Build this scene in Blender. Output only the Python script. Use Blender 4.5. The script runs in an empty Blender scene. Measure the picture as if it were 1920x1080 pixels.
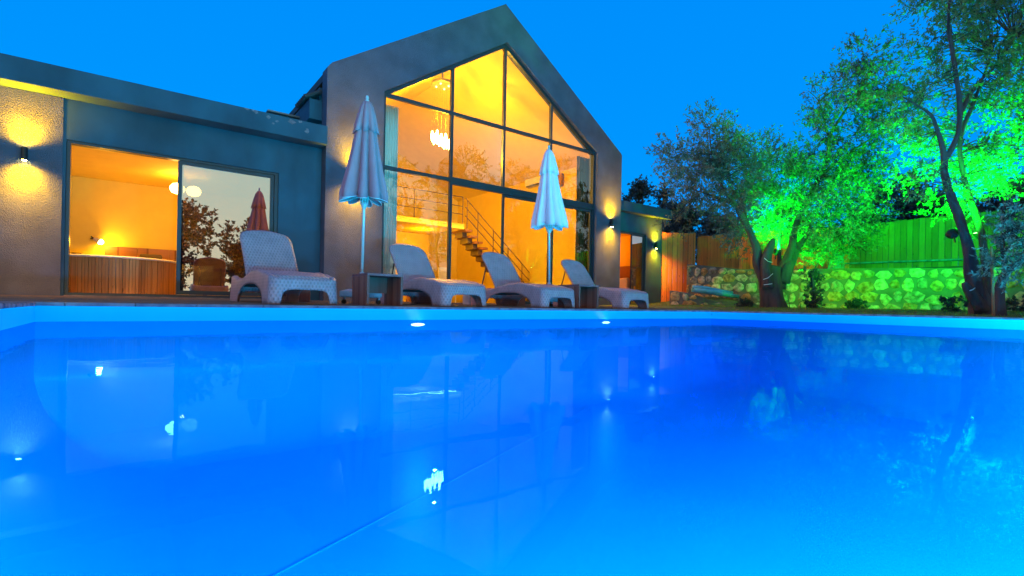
import bpy, bmesh, math, random
import numpy as np
from math import radians as RD, sin, cos, pi
from mathutils import Vector, Matrix, geometry, noise

S = bpy.context.scene
COL = S.collection

# ---------------------------------------------------------------- camera
F = 940.0                      # focal length in pixels of the 1920-wide picture
ROLL = 0.0185
YAW = RD(37.15)
ZE = 0.098
cam_d = bpy.data.cameras.new('camera')
cam = bpy.data.objects.new('camera', cam_d); COL.objects.link(cam)
cam_d.sensor_width = 36.0
cam_d.lens = 36.0 * F / 1920.0
cam_d.shift_y = 30.0 / 1920.0
cam_d.clip_start = 0.02; cam_d.clip_end = 2000
fwd = Vector((sin(YAW), cos(YAW), 0)); rgt = Vector((cos(YAW), -sin(YAW), 0)); up = Vector((0, 0, 1))
cr, sr = cos(ROLL), sin(ROLL)
right2 = rgt * cr + up * sr
up2 = up * cr - rgt * sr
M = Matrix((right2, up2, -fwd)).transposed().to_4x4()
M.translation = Vector((0, 0, ZE))
cam.matrix_world = M
S.camera = cam

# ---------------------------------------------------------------- sky
W = bpy.data.worlds.new("World"); S.world = W; W.use_nodes = True
nt = W.node_tree; nt.nodes.clear()
def N(nt, t, **kw):
    n = nt.nodes.new(t)
    for k, v in kw.items(): setattr(n, k, v)
    return n
wo = N(nt, 'ShaderNodeOutputWorld'); bg = N(nt, 'ShaderNodeBackground')
tc = N(nt, 'ShaderNodeTexCoord')
# dusk: deep blue ahead and overhead, pale afterglow low in the west behind the camera
sep = N(nt, 'ShaderNodeSeparateXYZ'); nt.links.new(tc.outputs['Generated'], sep.inputs[0])
zr = N(nt, 'ShaderNodeValToRGB')
zr.color_ramp.elements[0].position = 0.0; zr.color_ramp.elements[0].color = (0.0, 0.385, 1.0, 1)
zr.color_ramp.elements[1].position = 0.75; zr.color_ramp.elements[1].color = (0.0, 0.24, 0.95, 1)
e = zr.color_ramp.elements.new(0.3); e.color = (0.0, 0.305, 1.0, 1)
nt.links.new(sep.outputs['Z'], zr.inputs[0])
dotn = N(nt, 'ShaderNodeVectorMath', operation='DOT_PRODUCT')
dotn.inputs[1].default_value = (-0.12, -0.97, 0.12)
nt.links.new(tc.outputs['Generated'], dotn.inputs[0])
mr = N(nt, 'ShaderNodeMapRange', interpolation_type='SMOOTHSTEP')
mr.inputs['From Min'].default_value = 0.12; mr.inputs['From Max'].default_value = 0.9
nt.links.new(dotn.outputs['Value'], mr.inputs['Value'])
wr = N(nt, 'ShaderNodeValToRGB')
wr.color_ramp.elements[0].position = 0.0; wr.color_ramp.elements[0].color = (1.45, 1.25, 0.80, 1)
wr.color_ramp.elements[1].position = 0.72; wr.color_ramp.elements[1].color = (0.0, 0.13, 0.36, 1)
e = wr.color_ramp.elements.new(0.22); e.color = (0.86, 1.20, 1.05, 1)
e = wr.color_ramp.elements.new(0.29); e.color = (0.60, 0.90, 0.82, 1)
e = wr.color_ramp.elements.new(0.365); e.color = (0.10, 0.16, 0.13, 1)
nt.links.new(sep.outputs['Z'], wr.inputs[0])
mx = N(nt, 'ShaderNodeMix', data_type='RGBA')
nt.links.new(mr.outputs[0], mx.inputs['Factor'])
nt.links.new(zr.outputs[0], mx.inputs[6]); nt.links.new(wr.outputs[0], mx.inputs[7])
nt.links.new(mx.outputs[2], bg.inputs['Color']); bg.inputs['Strength'].default_value = 1.0
nt.links.new(bg.outputs[0], wo.inputs[0])

# a faint afterglow from the west
sl = bpy.data.lights.new('afterglow', 'SUN'); sl.energy = 0.25; sl.angle = RD(35); sl.color = (1.0, 0.55, 0.42)
so = bpy.data.objects.new('afterglow', sl); COL.objects.link(so)
so.rotation_euler = (RD(70), 0, RD(-38))

S.view_settings.view_transform = 'Standard'; S.view_settings.look = 'None'
S.view_settings.exposure = 0.0; S.view_settings.gamma = 1.0
S.render.engine = 'CYCLES'
cy = S.cycles
cy.use_denoising = True
cy.max_bounces = 8; cy.diffuse_bounces = 3; cy.glossy_bounces = 4; cy.transmission_bounces = 4; cy.transparent_max_bounces = 16
cy.caustics_reflective = False; cy.caustics_refractive = False
cy.sample_clamp_indirect = 6.0
cy.use_light_tree = True

# ---------------------------------------------------------------- helpers
def tag(o, label=None, cat=None, group=None, kind=None):
    if label: o['label'] = label
    if cat: o['category'] = cat
    if group: o['group'] = group
    if kind: o['kind'] = kind
    return o

def empty(name, loc, rz=0.0):
    o = bpy.data.objects.new(name, None); COL.objects.link(o)
    o.empty_display_size = 0.2
    o.location = loc; o.rotation_euler = (0, 0, rz)
    return o

def root_off(p):
    v = Vector((0, 0, 0))
    while p is not None:
        v += Vector(p.location); p = p.parent
    return v

class MB:
    """collects shapes and links them as one mesh object"""
    def __init__(s): s.v = []; s.f = []
    def add(s, vs, fs):
        n = len(s.v); s.v += [tuple(p) for p in vs]; s.f += [tuple(i + n for i in f) for f in fs]; return s
    def box(s, x0, x1, y0, y1, z0, z1, skip=()):
        vs = [(x, y, z) for z in (z0, z1) for y in (y0, y1) for x in (x0, x1)]
        fs = {'b': (0, 2, 3, 1), 't': (4, 5, 7, 6), 'f': (0, 1, 5, 4), 'k': (2, 6, 7, 3), 'l': (0, 4, 6, 2), 'r': (1, 3, 7, 5)}
        return s.add(vs, [q for k, q in fs.items() if k not in skip])
    def ring_skin(s, rings, caps=True, closed=True):
        n = len(rings[0]); vs = [p for r in rings for p in r]; fs = []
        for i in range(len(rings) - 1):
            for j in range(n if closed else n - 1):
                a = i * n + j; b = i * n + (j + 1) % n
                fs.append((a, b, b + n, a + n))
        if caps:
            fs.append(tuple(range(n))[::-1]); fs.append(tuple((len(rings) - 1) * n + j for j in range(n)))
        return s.add(vs, fs)
    def tube(s, pts, rad, n=10, caps=True, rough=0.0, rng=None):
        pts = [Vector(p) for p in pts]
        if not isinstance(rad, (list, tuple)): rad = [rad] * len(pts)
        rings = []; ref = Vector((0.13, 0.97, 0.21))
        for i, p in enumerate(pts):
            t = (pts[min(i + 1, len(pts) - 1)] - pts[max(i - 1, 0)]).normalized()
            a = t.cross(ref)
            if a.length < 0.1: a = t.cross(Vector((1, 0, 0)))
            a.normalize(); b = t.cross(a)
            rr = []
            for k in range(n):
                r = rad[i]
                if rough: r *= 1 + rough * noise.noise(Vector((cos(2*pi*k/n)*1.3, sin(2*pi*k/n)*1.3, 0)) + p * 1.7)
                rr.append(p + (a * cos(2 * pi * k / n) + b * sin(2 * pi * k / n)) * r)
            rings.append(rr)
        return s.ring_skin(rings, caps)
    def lathe(s, prof, c=(0, 0, 0), n=24, sx=1, sy=1, caps=True):
        rings = [[(c[0] + r * cos(2*pi*k/n) * sx, c[1] + r * sin(2*pi*k/n) * sy, c[2] + z) for k in range(n)] for r, z in prof]
        return s.ring_skin(rings, caps)
    def prism_xz(s, poly, y0, y1, holes=()):
        loops = [list(poly)] + [list(h) for h in holes]
        tris = geometry.tessellate_polygon([[Vector((x, z, 0)) for x, z in l] for l in loops])
        flat = [p for l in loops for p in l]; n = len(flat)
        vs = [(x, y0, z) for x, z in flat] + [(x, y1, z) for x, z in flat]
        fs = [tuple(t) for t in tris] + [tuple(i + n for i in t)[::-1] for t in tris]
        o = 0
        for l in loops:
            for i in range(len(l)):
                a = o + i; b = o + (i + 1) % len(l); fs.append((a, b, b + n, a + n))
            o += len(l)
        return s.add(vs, fs)
    def prism_yz(s, poly, x0, x1):
        m = MB().prism_xz(poly, x0, x1)
        return s.add([(y, x, z) for x, y, z in m.v], m.f)
    def build(s, name, mat, parent=None, local=False, smooth=False, bevel=0, solid=0, subd=0, recalc=True):
        me = bpy.data.meshes.new(name)
        off = Vector((0, 0, 0)) if (local or parent is None) else root_off(parent)
        me.from_pydata([tuple(Vector(p) - off) for p in s.v], [], s.f)
        if recalc:
            bm = bmesh.new(); bm.from_mesh(me); bmesh.ops.recalc_face_normals(bm, faces=bm.faces); bm.to_mesh(me); bm.free()
        if mat: me.materials.append(mat)
        o = bpy.data.objects.new(name, me); COL.objects.link(o)
        if parent: o.parent = parent
        if solid:
            m = o.modifiers.new('solid', 'SOLIDIFY'); m.thickness = solid; m.offset = 0
        if bevel:
            m = o.modifiers.new('bevel', 'BEVEL'); m.width = bevel; m.segments = 2; m.limit_method = 'ANGLE'; m.angle_limit = RD(40)
        if subd:
            m = o.modifiers.new('sub', 'SUBSURF'); m.levels = subd; m.render_levels = subd
        if smooth:
            for p in me.polygons: p.use_smooth = True
        return o

def copy_tree(o, parent=None):
    c = o.copy(); COL.objects.link(c)
    if parent: c.parent = parent
    for ch in list(o.children): copy_tree(ch, c)
    return c

# ---------------------------------------------------------------- materials
def mat(name, col, rough=0.6, bump=0.0, bscale=20.0, var=0.0, vscale=3.0, metal=0.0, spec=0.5, emit=None, estr=0.0, col2=None, stretch=None, bdist=0.01, detail=4.0):
    m = bpy.data.materials.new(name); m.use_nodes = True
    t = m.node_tree; b = t.nodes['Principled BSDF']
    b.inputs['Base Color'].default_value = (*col, 1); b.inputs['Roughness'].default_value = rough
    b.inputs['Metallic'].default_value = metal; b.inputs['Specular IOR Level'].default_value = spec
    co = N(t, 'ShaderNodeTexCoord'); src = co.outputs['Object']
    if stretch:
        mp = N(t, 'ShaderNodeMapping'); mp.inputs['Scale'].default_value = stretch
        t.links.new(src, mp.inputs[0]); src = mp.outputs[0]
    if var or col2:
        n = N(t, 'ShaderNodeTexNoise'); n.inputs['Scale'].default_value = vscale; n.inputs['Detail'].default_value = 6
        t.links.new(src, n.inputs['Vector'])
        r = N(t, 'ShaderNodeValToRGB')
        c2 = col2 if col2 else tuple(min(1, c * (1 + var)) for c in col)
        c1 = col if col2 else tuple(c * (1 - var) for c in col)
        r.color_ramp.elements[0].position = 0.35; r.color_ramp.elements[0].color = (*c1, 1)
        r.color_ramp.elements[1].position = 0.65; r.color_ramp.elements[1].color = (*c2, 1)
        t.links.new(n.outputs['Fac'], r.inputs[0]); t.links.new(r.outputs[0], b.inputs['Base Color'])
    if bump:
        n2 = N(t, 'ShaderNodeTexNoise'); n2.inputs['Scale'].default_value = bscale; n2.inputs['Detail'].default_value = detail
        t.links.new(src, n2.inputs['Vector'])
        bp = N(t, 'ShaderNodeBump'); bp.inputs['Strength'].default_value = bump; bp.inputs['Distance'].default_value = bdist
        t.links.new(n2.outputs['Fac'], bp.inputs['Height']); t.links.new(bp.outputs[0], b.inputs['Normal'])
    if emit:
        b.inputs['Emission Color'].default_value = (*emit, 1); b.inputs['Emission Strength'].default_value = estr
    return m

def wood(name, c1, c2, board=0.12, axis='X', grain='Z', rough=0.55, seam=0.5):
    """vertical or horizontal boards: board index noise + grain + dark seams"""
    m = bpy.data.materials.new(name); m.use_nodes = True
    t = m.node_tree; b = t.nodes['Principled BSDF']; b.inputs['Roughness'].default_value = rough
    b.inputs['Specular IOR Level'].default_value = 0.3
    co = N(t, 'ShaderNodeTexCoord'); sp = N(t, 'ShaderNodeSeparateXYZ'); t.links.new(co.outputs['Object'], sp.inputs[0])
    def math_(op, a, bb=None):
        n = N(t, 'ShaderNodeMath', operation=op)
        for i, q in enumerate((a, bb)):
            if q is None: continue
            if isinstance(q, (int, float)): n.inputs[i].default_value = q
            else: t.links.new(q, n.inputs[i])
        return n.outputs[0]
    u = math_('DIVIDE', sp.outputs[axis], board)
    fl = math_('FLOOR', u); fr = math_('FRACT', u)
    wn = N(t, 'ShaderNodeTexWhiteNoise', noise_dimensions='1D'); t.links.new(fl, wn.inputs['W'])
    mp = N(t, 'ShaderNodeMapping')
    sc = {'X': 1.0, 'Y': 1.0, 'Z': 1.0}; sc[axis] = 30.0
    for k in sc:
        if k != axis and k != grain: sc[k] = 30.0
    sc[grain] = 1.6
    mp.inputs['Scale'].default_value = (sc['X'], sc['Y'], sc['Z']); t.links.new(co.outputs['Object'], mp.inputs[0])
    gn = N(t, 'ShaderNodeTexNoise'); gn.inputs['Scale'].default_value = 1.0; gn.inputs['Detail'].default_value = 5; gn.inputs['Distortion'].default_value = 0.6
    t.links.new(mp.outputs[0], gn.inputs['Vector'])
    kn = N(t, 'ShaderNodeTexVoronoi'); kn.inputs['Scale'].default_value = 1.0
    mp2 = N(t, 'ShaderNodeMapping'); s2 = {'X': 6.0, 'Y': 6.0, 'Z': 6.0}; s2[grain] = 2.2
    mp2.inputs['Scale'].default_value = (s2['X'], s2['Y'], s2['Z']); t.links.new(co.outputs['Object'], mp2.inputs[0]); t.links.new(mp2.outputs[0], kn.inputs['Vector'])
    knot = math_('GREATER_THAN', kn.outputs['Distance'], 0.09)
    f = math_('ADD', math_('MULTIPLY', wn.outputs['Value'], 0.55), math_('MULTIPLY', gn.outputs['Fac'], 0.55))
    r = N(t, 'ShaderNodeValToRGB'); r.color_ramp.elements[0].position = 0.15; r.color_ramp.elements[0].color = (*c1, 1)
    r.color_ramp.elements[1].position = 0.85; r.color_ramp.elements[1].color = (*c2, 1); t.links.new(f, r.inputs[0])
    edge = math_('MINIMUM', fr, math_('SUBTRACT', 1.0, fr))
    line = math_('GREATER_THAN', edge, 0.035)
    k = math_('MULTIPLY', math_('ADD', math_('MULTIPLY', line, seam), 1 - seam), math_('ADD', math_('MULTIPLY', knot, 0.4), 0.6))
    mxn = N(t, 'ShaderNodeVectorMath', operation='SCALE'); t.links.new(r.outputs[0], mxn.inputs[0]); t.links.new(k, mxn.inputs['Scale'])
    t.links.new(mxn.outputs[0], b.inputs['Base Color'])
    bp = N(t, 'ShaderNodeBump'); bp.inputs['Strength'].default_value = 0.5; bp.inputs['Distance'].default_value = 0.006
    h = math_('ADD', math_('MULTIPLY', line, 1.0), math_('MULTIPLY', gn.outputs['Fac'], 0.3)); t.links.new(h, bp.inputs['Height'])
    t.links.new(bp.outputs[0], b.inputs['Normal'])
    return m

def glassmat(name, refl, tint=(1, 1, 1)):
    """window glass: see-through plus Fresnel reflection"""
    m = bpy.data.materials.new(name); m.use_nodes = True; t = m.node_tree; t.nodes.clear()
    o = N(t, 'ShaderNodeOutputMaterial'); mix = N(t, 'ShaderNodeMixShader'); tr = N(t, 'ShaderNodeBsdfTransparent'); g = N(t, 'ShaderNodeBsdfGlossy')
    g.inputs['Roughness'].default_value = 0.0; tr.inputs['Color'].default_value = (*tint, 1)
    fr = N(t, 'ShaderNodeLayerWeight'); fr.inputs['Blend'].default_value = 0.35
    mr = N(t, 'ShaderNodeMapRange'); mr.inputs['To Min'].default_value = refl; mr.inputs['To Max'].default_value = 1.0
    t.links.new(fr.outputs['Fresnel'], mr.inputs['Value']); mr.inputs['From Min'].default_value = 0.04
    t.links.new(mr.outputs[0], mix.inputs[0]); t.links.new(tr.outputs[0], mix.inputs[1]); t.links.new(g.outputs[0], mix.inputs[2])
    t.links.new(mix.outputs[0], o.inputs[0])
    return m

def emis(name, col, s):
    m = bpy.data.materials.new(name); m.use_nodes = True; t = m.node_tree; t.nodes.clear()
    o = N(t, 'ShaderNodeOutputMaterial'); em = N(t, 'ShaderNodeEmission'); em.inputs[0].default_value = (*col, 1); em.inputs[1].default_value = s
    t.links.new(em.outputs[0], o.inputs[0]); return m

def leafmat(name, c1, c2, trans=0.35, vscale=1.2):
    m = bpy.data.materials.new(name); m.use_nodes = True; t = m.node_tree; t.nodes.clear()
    o = N(t, 'ShaderNodeOutputMaterial'); d = N(t, 'ShaderNodeBsdfPrincipled'); tl = N(t, 'ShaderNodeBsdfTranslucent'); mix = N(t, 'ShaderNodeMixShader')
    g = N(t, 'ShaderNodeNewGeometry'); n = N(t, 'ShaderNodeTexNoise'); n.inputs['Scale'].default_value = vscale * 4
    co = N(t, 'ShaderNodeTexCoord'); t.links.new(co.outputs['Object'], n.inputs['Vector'])
    r = N(t, 'ShaderNodeValToRGB'); r.color_ramp.elements[0].position = 0.35; r.color_ramp.elements[0].color = (*c1, 1)
    r.color_ramp.elements[1].position = 0.65; r.color_ramp.elements[1].color = (*c2, 1); t.links.new(n.outputs['Fac'], r.inputs[0])
    t.links.new(r.outputs[0], d.inputs['Base Color']); t.links.new(r.outputs[0], tl.inputs['Color'])
    d.inputs['Roughness'].default_value = 0.5; mix.inputs[0].default_value = trans
    t.links.new(d.outputs[0], mix.inputs[1]); t.links.new(tl.outputs[0], mix.inputs[2]); t.links.new(mix.outputs[0], o.inputs[0])
    return m

def wicker(name, col, k=135.0):
    m = mat(name, col, rough=0.45, var=0.12, vscale=6)
    t = m.node_tree; b = t.nodes['Principled BSDF']
    co = N(t, 'ShaderNodeTexCoord'); sp = N(t, 'ShaderNodeSeparateXYZ'); t.links.new(co.outputs['Object'], sp.inputs[0])
    def mt(op, a, bb=None):
        n = N(t, 'ShaderNodeMath', operation=op)
        for i, q in enumerate((a, bb)):
            if q is None: continue
            if isinstance(q, (int, float)): n.inputs[i].default_value = q
            else: t.links.new(q, n.inputs[i])
        return n.outputs[0]
    def sn(v, f): return mt('SINE', mt('MULTIPLY', v, f))
    g = N(t, 'ShaderNodeNewGeometry'); sg = N(t, 'ShaderNodeSeparateXYZ')
    vt = N(t, 'ShaderNodeVectorTransform', vector_type='NORMAL', convert_from='WORLD', convert_to='OBJECT')
    t.links.new(g.outputs['Normal'], vt.inputs[0]); t.links.new(vt.outputs[0], sg.inputs[0])
    def pick(c, a, b_): return mt('ADD', mt('MULTIPLY', a, c), mt('MULTIPLY', b_, mt('SUBTRACT', 1.0, c)))
    flat = mt('GREATER_THAN', mt('ABSOLUTE', sg.outputs['Z']), 0.8); side = mt('GREATER_THAN', mt('ABSOLUTE', sg.outputs['X']), 0.6)
    su = pick(side, sp.outputs['Y'], sp.outputs['X']); sv_ = pick(flat, sp.outputs['Y'], sp.outputs['Z'])
    hh = mt('MULTIPLY', sn(su, k), sn(sv_, k * 0.55))
    hole = mt('MULTIPLY', mt('GREATER_THAN', hh, 0.35), -0.30)
    sc_ = N(t, 'ShaderNodeVectorMath', operation='SCALE'); old = b.inputs['Base Color'].links[0].from_socket
    t.links.new(old, sc_.inputs[0]); t.links.new(mt('ADD', hole, 1.0), sc_.inputs['Scale']); t.links.new(sc_.outputs[0], b.inputs['Base Color'])
    bp = N(t, 'ShaderNodeBump'); bp.inputs['Strength'].default_value = 0.7; bp.inputs['Distance'].default_value = 0.004
    t.links.new(hh, bp.inputs['Height']); t.links.new(bp.outputs[0], b.inputs['Normal'])
    return m

FACADE = (0.025, 0.090, 0.145)
m_facade = mat('facade_paint', FACADE, 0.8, bump=0.35, bscale=60, var=0.22, vscale=1.4, bdist=0.006, stretch=(1, 1, 0.6))
m_rough = mat('rough_stucco', (0.078, 0.110, 0.175), 0.85, bump=1.0, bscale=62, var=0.18, vscale=1.6, bdist=0.028, detail=5)
m_frame = mat('window_frame', (0.03, 0.055, 0.075), 0.35, metal=0.3)
m_glass = glassmat('glass', 0.14, (0.90, 0.90, 0.86))
m_glassd = glassmat('tinted_glass', 0.50, (0.20, 0.20, 0.17))
m_room = mat('interior_paint', (0.80, 0.60, 0.07), 0.8, bump=0.1, bscale=30, var=0.03)
m_floor = mat('interior_floor', (0.38, 0.30, 0.20), 0.4, var=0.2)
m_white = mat('white_plastic', (0.75, 0.75, 0.72), 0.35)
m_black = mat('black_metal', (0.02, 0.02, 0.022), 0.4, metal=0.4)
m_dark = mat('dark_fabric', (0.05, 0.04, 0.04), 0.8, bump=0.3, bscale=60)
m_rail = mat('railing_metal', (0.10, 0.07, 0.05), 0.5)
m_tub = wood('tub_boards', (0.34, 0.15, 0.05), (0.62, 0.34, 0.13), board=0.105, axis='X', grain='Z', seam=0.55)
m_plank = wood('interior_wood', (0.26, 0.11, 0.04), (0.42, 0.21, 0.09), board=0.6, axis='X', grain='X')
m_fence = wood('fence_boards', (0.62, 0.13, 0.025), (0.92, 0.27, 0.05), board=0.14, axis='Y', grain='Z', seam=0.75)  # red raised in the colour for the warm light on these runs
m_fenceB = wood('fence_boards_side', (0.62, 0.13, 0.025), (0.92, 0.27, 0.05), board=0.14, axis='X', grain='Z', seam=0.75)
m_fenceC = wood('green_lit_fence_boards', (0.08, 0.075, 0.02), (0.20, 0.16, 0.045), board=0.14, axis='Y', grain='Z', seam=0.75)  # same boards as m_fence; floodlit look put into a darker, greener colour
m_deck = wood('deck_boards', (0.13, 0.09, 0.075), (0.27, 0.20, 0.17), board=0.145, axis='Y', grain='X', rough=0.7, seam=0.8)
m_table = wood('table_laminate', (0.17, 0.055, 0.04), (0.36, 0.14, 0.10), board=0.07, axis='Y', grain='Z', seam=0.15)
m_tablet = wood('table_laminate_top', (0.24, 0.09, 0.09), (0.38, 0.17, 0.17), board=0.09, axis='X', grain='X', seam=0.15)
m_coping = mat('coping_stone', (0.30, 0.26, 0.25), 0.7, bump=0.5, bscale=24, col2=(0.14, 0.12, 0.15), vscale=7, bdist=0.01)
m_liner = mat('pool_liner', (0.02, 0.90, 0.95), 0.35, var=0.03, vscale=1.0)
m_lawn = mat('lawn_soil', (0.10, 0.13, 0.025), 0.95, bump=0.8, bscale=30, var=0.4, vscale=4)
m_blade = leafmat('grass_blades', (0.11, 0.17, 0.02), (0.20, 0.27, 0.04), 0.3)
m_bark = mat('olive_bark', (0.10, 0.060, 0.055), 0.9, bump=1.0, bscale=9, col2=(0.05, 0.035, 0.035), vscale=5, stretch=(1, 1, 0.3), bdist=0.05, detail=8)
m_leafA = leafmat('olive_leaves', (0.085, 0.10, 0.060), (0.18, 0.18, 0.11))
m_leafB = leafmat('broad_leaves', (0.09, 0.15, 0.055), (0.20, 0.26, 0.08))
m_leafC = leafmat('grey_leaves', (0.13, 0.14, 0.12), (0.22, 0.21, 0.18))
m_leafD = leafmat('dark_leaves', (0.05, 0.06, 0.055), (0.11, 0.10, 0.09))
m_mortar = mat('wall_mortar', (0.17, 0.155, 0.12), 0.95, bump=0.8, bscale=25, var=0.25)
m_loung = wicker('lounger_resin', (0.52, 0.31, 0.31))
m_canopyA = mat('taupe_canvas', (0.50, 0.25, 0.31), 0.85, bump=0.3, bscale=160, var=0.06, bdist=0.002)
m_canopyB = mat('white_canvas', (0.97, 0.78, 0.86), 0.85, bump=0.3, bscale=160, var=0.04, bdist=0.002)
m_piping = mat('canopy_piping', (0.75, 0.78, 0.85), 0.6)
m_alu = mat('white_aluminium', (0.62, 0.68, 0.72), 0.3, metal=0.2)
m_concrete = mat('umbrella_base_concrete', (0.42, 0.46, 0.48), 0.8, bump=0.4, bscale=30, var=0.25)
m_blue = mat('blue_plastic', (0.03, 0.16, 0.26), 0.4, var=0.4, vscale=8)
m_tile = mat('roof_tile', (0.05, 0.04, 0.045), 0.7, bump=0.4)
m_metal = mat('flashing', (0.20, 0.23, 0.27), 0.4, metal=0.5)
m_bulb = emis('lamp_bulb', (1.0, 0.60, 0.10), 170)
m_globe = emis('lamp_globe', (1.0, 0.60, 0.14), 30)
m_small = emis('ceiling_bulb', (1.0, 0.75, 0.3), 8)
m_strip = emis('led_strip', (1.0, 0.60, 0.03), 2.0)
m_pool_lamp = emis('pool_lamp', (0.75, 0.95, 1.0), 14)
m_green_lamp = emis('green_lamp', (0.2, 1.0, 0.15), 30)
m_wire = mat('white_cord', (0.7, 0.72, 0.7), 0.5)
m_curtW = mat('sheer_curtain', (0.92, 0.96, 0.96), 0.9, bump=0.15, bscale=8, stretch=(14, 1, 0.2), bdist=0.05)
m_curtB = mat('brown_curtain', (0.16, 0.10, 0.035), 0.9, bump=0.4, bscale=8, stretch=(14, 1, 0.2), bdist=0.05)

def lamp(kind, loc, power, col, parent=None, aim=None, size=0.05, angle=80, blend=1.0, name='lamp_light', sx=None, sy=None):
    l = bpy.data.lights.new(name, kind); l.energy = power; l.color = col
    if kind in ('POINT', 'SPOT'): l.shadow_soft_size = size
    if kind == 'SPOT': l.spot_size = RD(angle); l.spot_blend = blend
    if kind == 'AREA': l.shape = 'RECTANGLE'; l.size = sx; l.size_y = sy
    o = bpy.data.objects.new(name, l); COL.objects.link(o)
    o.location = Vector(loc) - (root_off(parent) if parent else Vector((0, 0, 0)))
    if parent: o.parent = parent
    if aim: o.rotation_euler = (Vector(aim) - Vector(loc)).to_track_quat('-Z', 'Y').to_euler()
    return o

def at(x, y, Z):
    """photo pixel (1920 wide) and distance along the view axis -> point in the place"""
    a = (x - 960) / F; b = (570 - y) / F
    u = a * cr - b * sr; v = b * cr + a * sr
    return Vector(((sin(YAW) + u * cos(YAW)) * Z, (cos(YAW) - u * sin(YAW)) * Z, ZE + v * Z))

# ================================================================= SETTING
PX0, PX1, PY0, PY1 = -0.72, 10.6, -2.3, 6.4      # pool
WZ = -0.15                                       # water level

def lawn_z(x, y):
    if x < 10.85: return 0.02 if y < 6.7 else -0.06
    t = min(1.0, (x - 10.85) / 2.6)
    z = 0.035 + 0.085 * t * t * (3 - 2 * t)
    if y > 7.0: z += 0.36 * math.exp(-(((x - 16.1) / 1.6) ** 2 + ((y - 9.9) / 1.5) ** 2))
    return z
xs = sorted(set([-400, -60, -20, -8, -3, PX0 - 0.3, PX0, PX1, PX1 + 0.25, 10.85] + [11 + 0.4 * i for i in range(17)] + [18.2, 20, 30, 60, 150, 400]))
ys = sorted(set([-400, -60, -20, -10, -4, PY0 - 0.3, PY0, PY1, 6.7] + [-1.5 + 0.5 * i for i in range(15)] + [6.9 + 0.4 * i for i in range(14)] + [13, 16, 25, 60, 150, 400]))
g = MB(); idx = {}
for i, x in enumerate(xs):
    for j, y in enumerate(ys):
        idx[i, j] = len(g.v)
        z = lawn_z(x, y)
        if 3 < x < 16.4 and 12 < y < 25 : z = -0.06
        g.v.append((x, y, z))
for i in range(len(xs) - 1):
    for j in range(len(ys) - 1):
        if xs[i] >= PX0 - 1e-6 and xs[i+1] <= PX1 + 1e-6 and ys[j] >= PY0 - 1e-6 and ys[j+1] <= PY1 + 1e-6: continue
        g.f.append((idx[i, j], idx[i+1, j], idx[i+1, j+1], idx[i, j+1]))
o = g.build('ground', m_lawn, smooth=True); tag(o, 'grassy ground around the pool and house', kind='structure')

# grass blades (nobody could count them)
rng = np.random.default_rng(5)
nb = 26000
bx = rng.uniform(10.9, 17.0, nb); by = rng.uniform(-1.0, 12.0, nb)
keep = ~((bx < 12.9) & (by > 6.7))
bx, by = bx[keep], by[keep]; nb = len(bx)
bz = np.array([lawn_z(a, b) for a, b in zip(bx, by)]) - 0.005
an = rng.uniform(0, 2 * pi, nb); h = rng.uniform(0.015, 0.05, nb) ; w = 0.006
lean = rng.normal(0, 0.015, (nb, 2))
V = np.empty((nb, 3, 3)); V[:, 0] = np.stack([bx - np.cos(an) * w, by - np.sin(an) * w, bz], 1)
V[:, 1] = np.stack([bx + np.cos(an) * w, by + np.sin(an) * w, bz], 1); V[:, 2] = np.stack([bx + lean[:, 0], by + lean[:, 1], bz + h], 1)

def np_mesh(name, V, k, mat_, parent=None):
    """V: (n,k,3) polygons"""
    n = len(V); me = bpy.data.meshes.new(name)
    V = V.reshape(-1, 3)
    if parent is not None: V = V - np.array(root_off(parent))
    me.vertices.add(n * k); me.vertices.foreach_set('co', V.astype(np.float32).ravel())
    me.loops.add(n * k); me.loops.foreach_set('vertex_index', np.arange(n * k, dtype=np.int32))
    me.polygons.add(n); me.polygons.foreach_set('loop_start', np.arange(0, n * k, k, dtype=np.int32))
    me.update(calc_edges=True); me.materials.append(mat_)
    o = bpy.data.objects.new(name, me); COL.objects.link(o)
    if parent is not None: o.parent = parent
    return o
o = np_mesh('grass', V, 3, m_blade); tag(o, 'short green grass growing beyond the pool edge', 'grass', kind='stuff')

# deck: boards running along the house, gently rising to the door sills
dk = MB()
y = 6.72; i = 0; rnd = random.Random(3)
while y < 12.05:
    z = 0.04 + (y - 6.7) / 5.4 * 0.06
    y2 = min(y + 0.139, 12.08)
    x1 = 12.85
    dk.box(-9, x1, y, y2, z - 0.03, z + rnd.uniform(-0.0015, 0.0015))
    y += 0.145; i += 1
o = dk.build('deck', m_deck); tag(o, 'weathered timber boards between pool and house', kind='structure')
sk = MB().box(-9, 12.85, 6.7, 12.08, -0.05, 0.008); o = sk.build('deck_base', m_dark); tag(o, 'dark underside below the deck boards', kind='structure')
dl = MB()
y = PY0 - 2
while y < 6.65:
    dl.box(-9, PX0 - 0.36, y, y + 0.139, -0.02, 0.035 + rnd.uniform(-0.0015, 0.0015)); y += 0.145
o = dl.build('deck_side', m_deck); tag(o, 'timber boards left of the pool', kind='structure')

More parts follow.
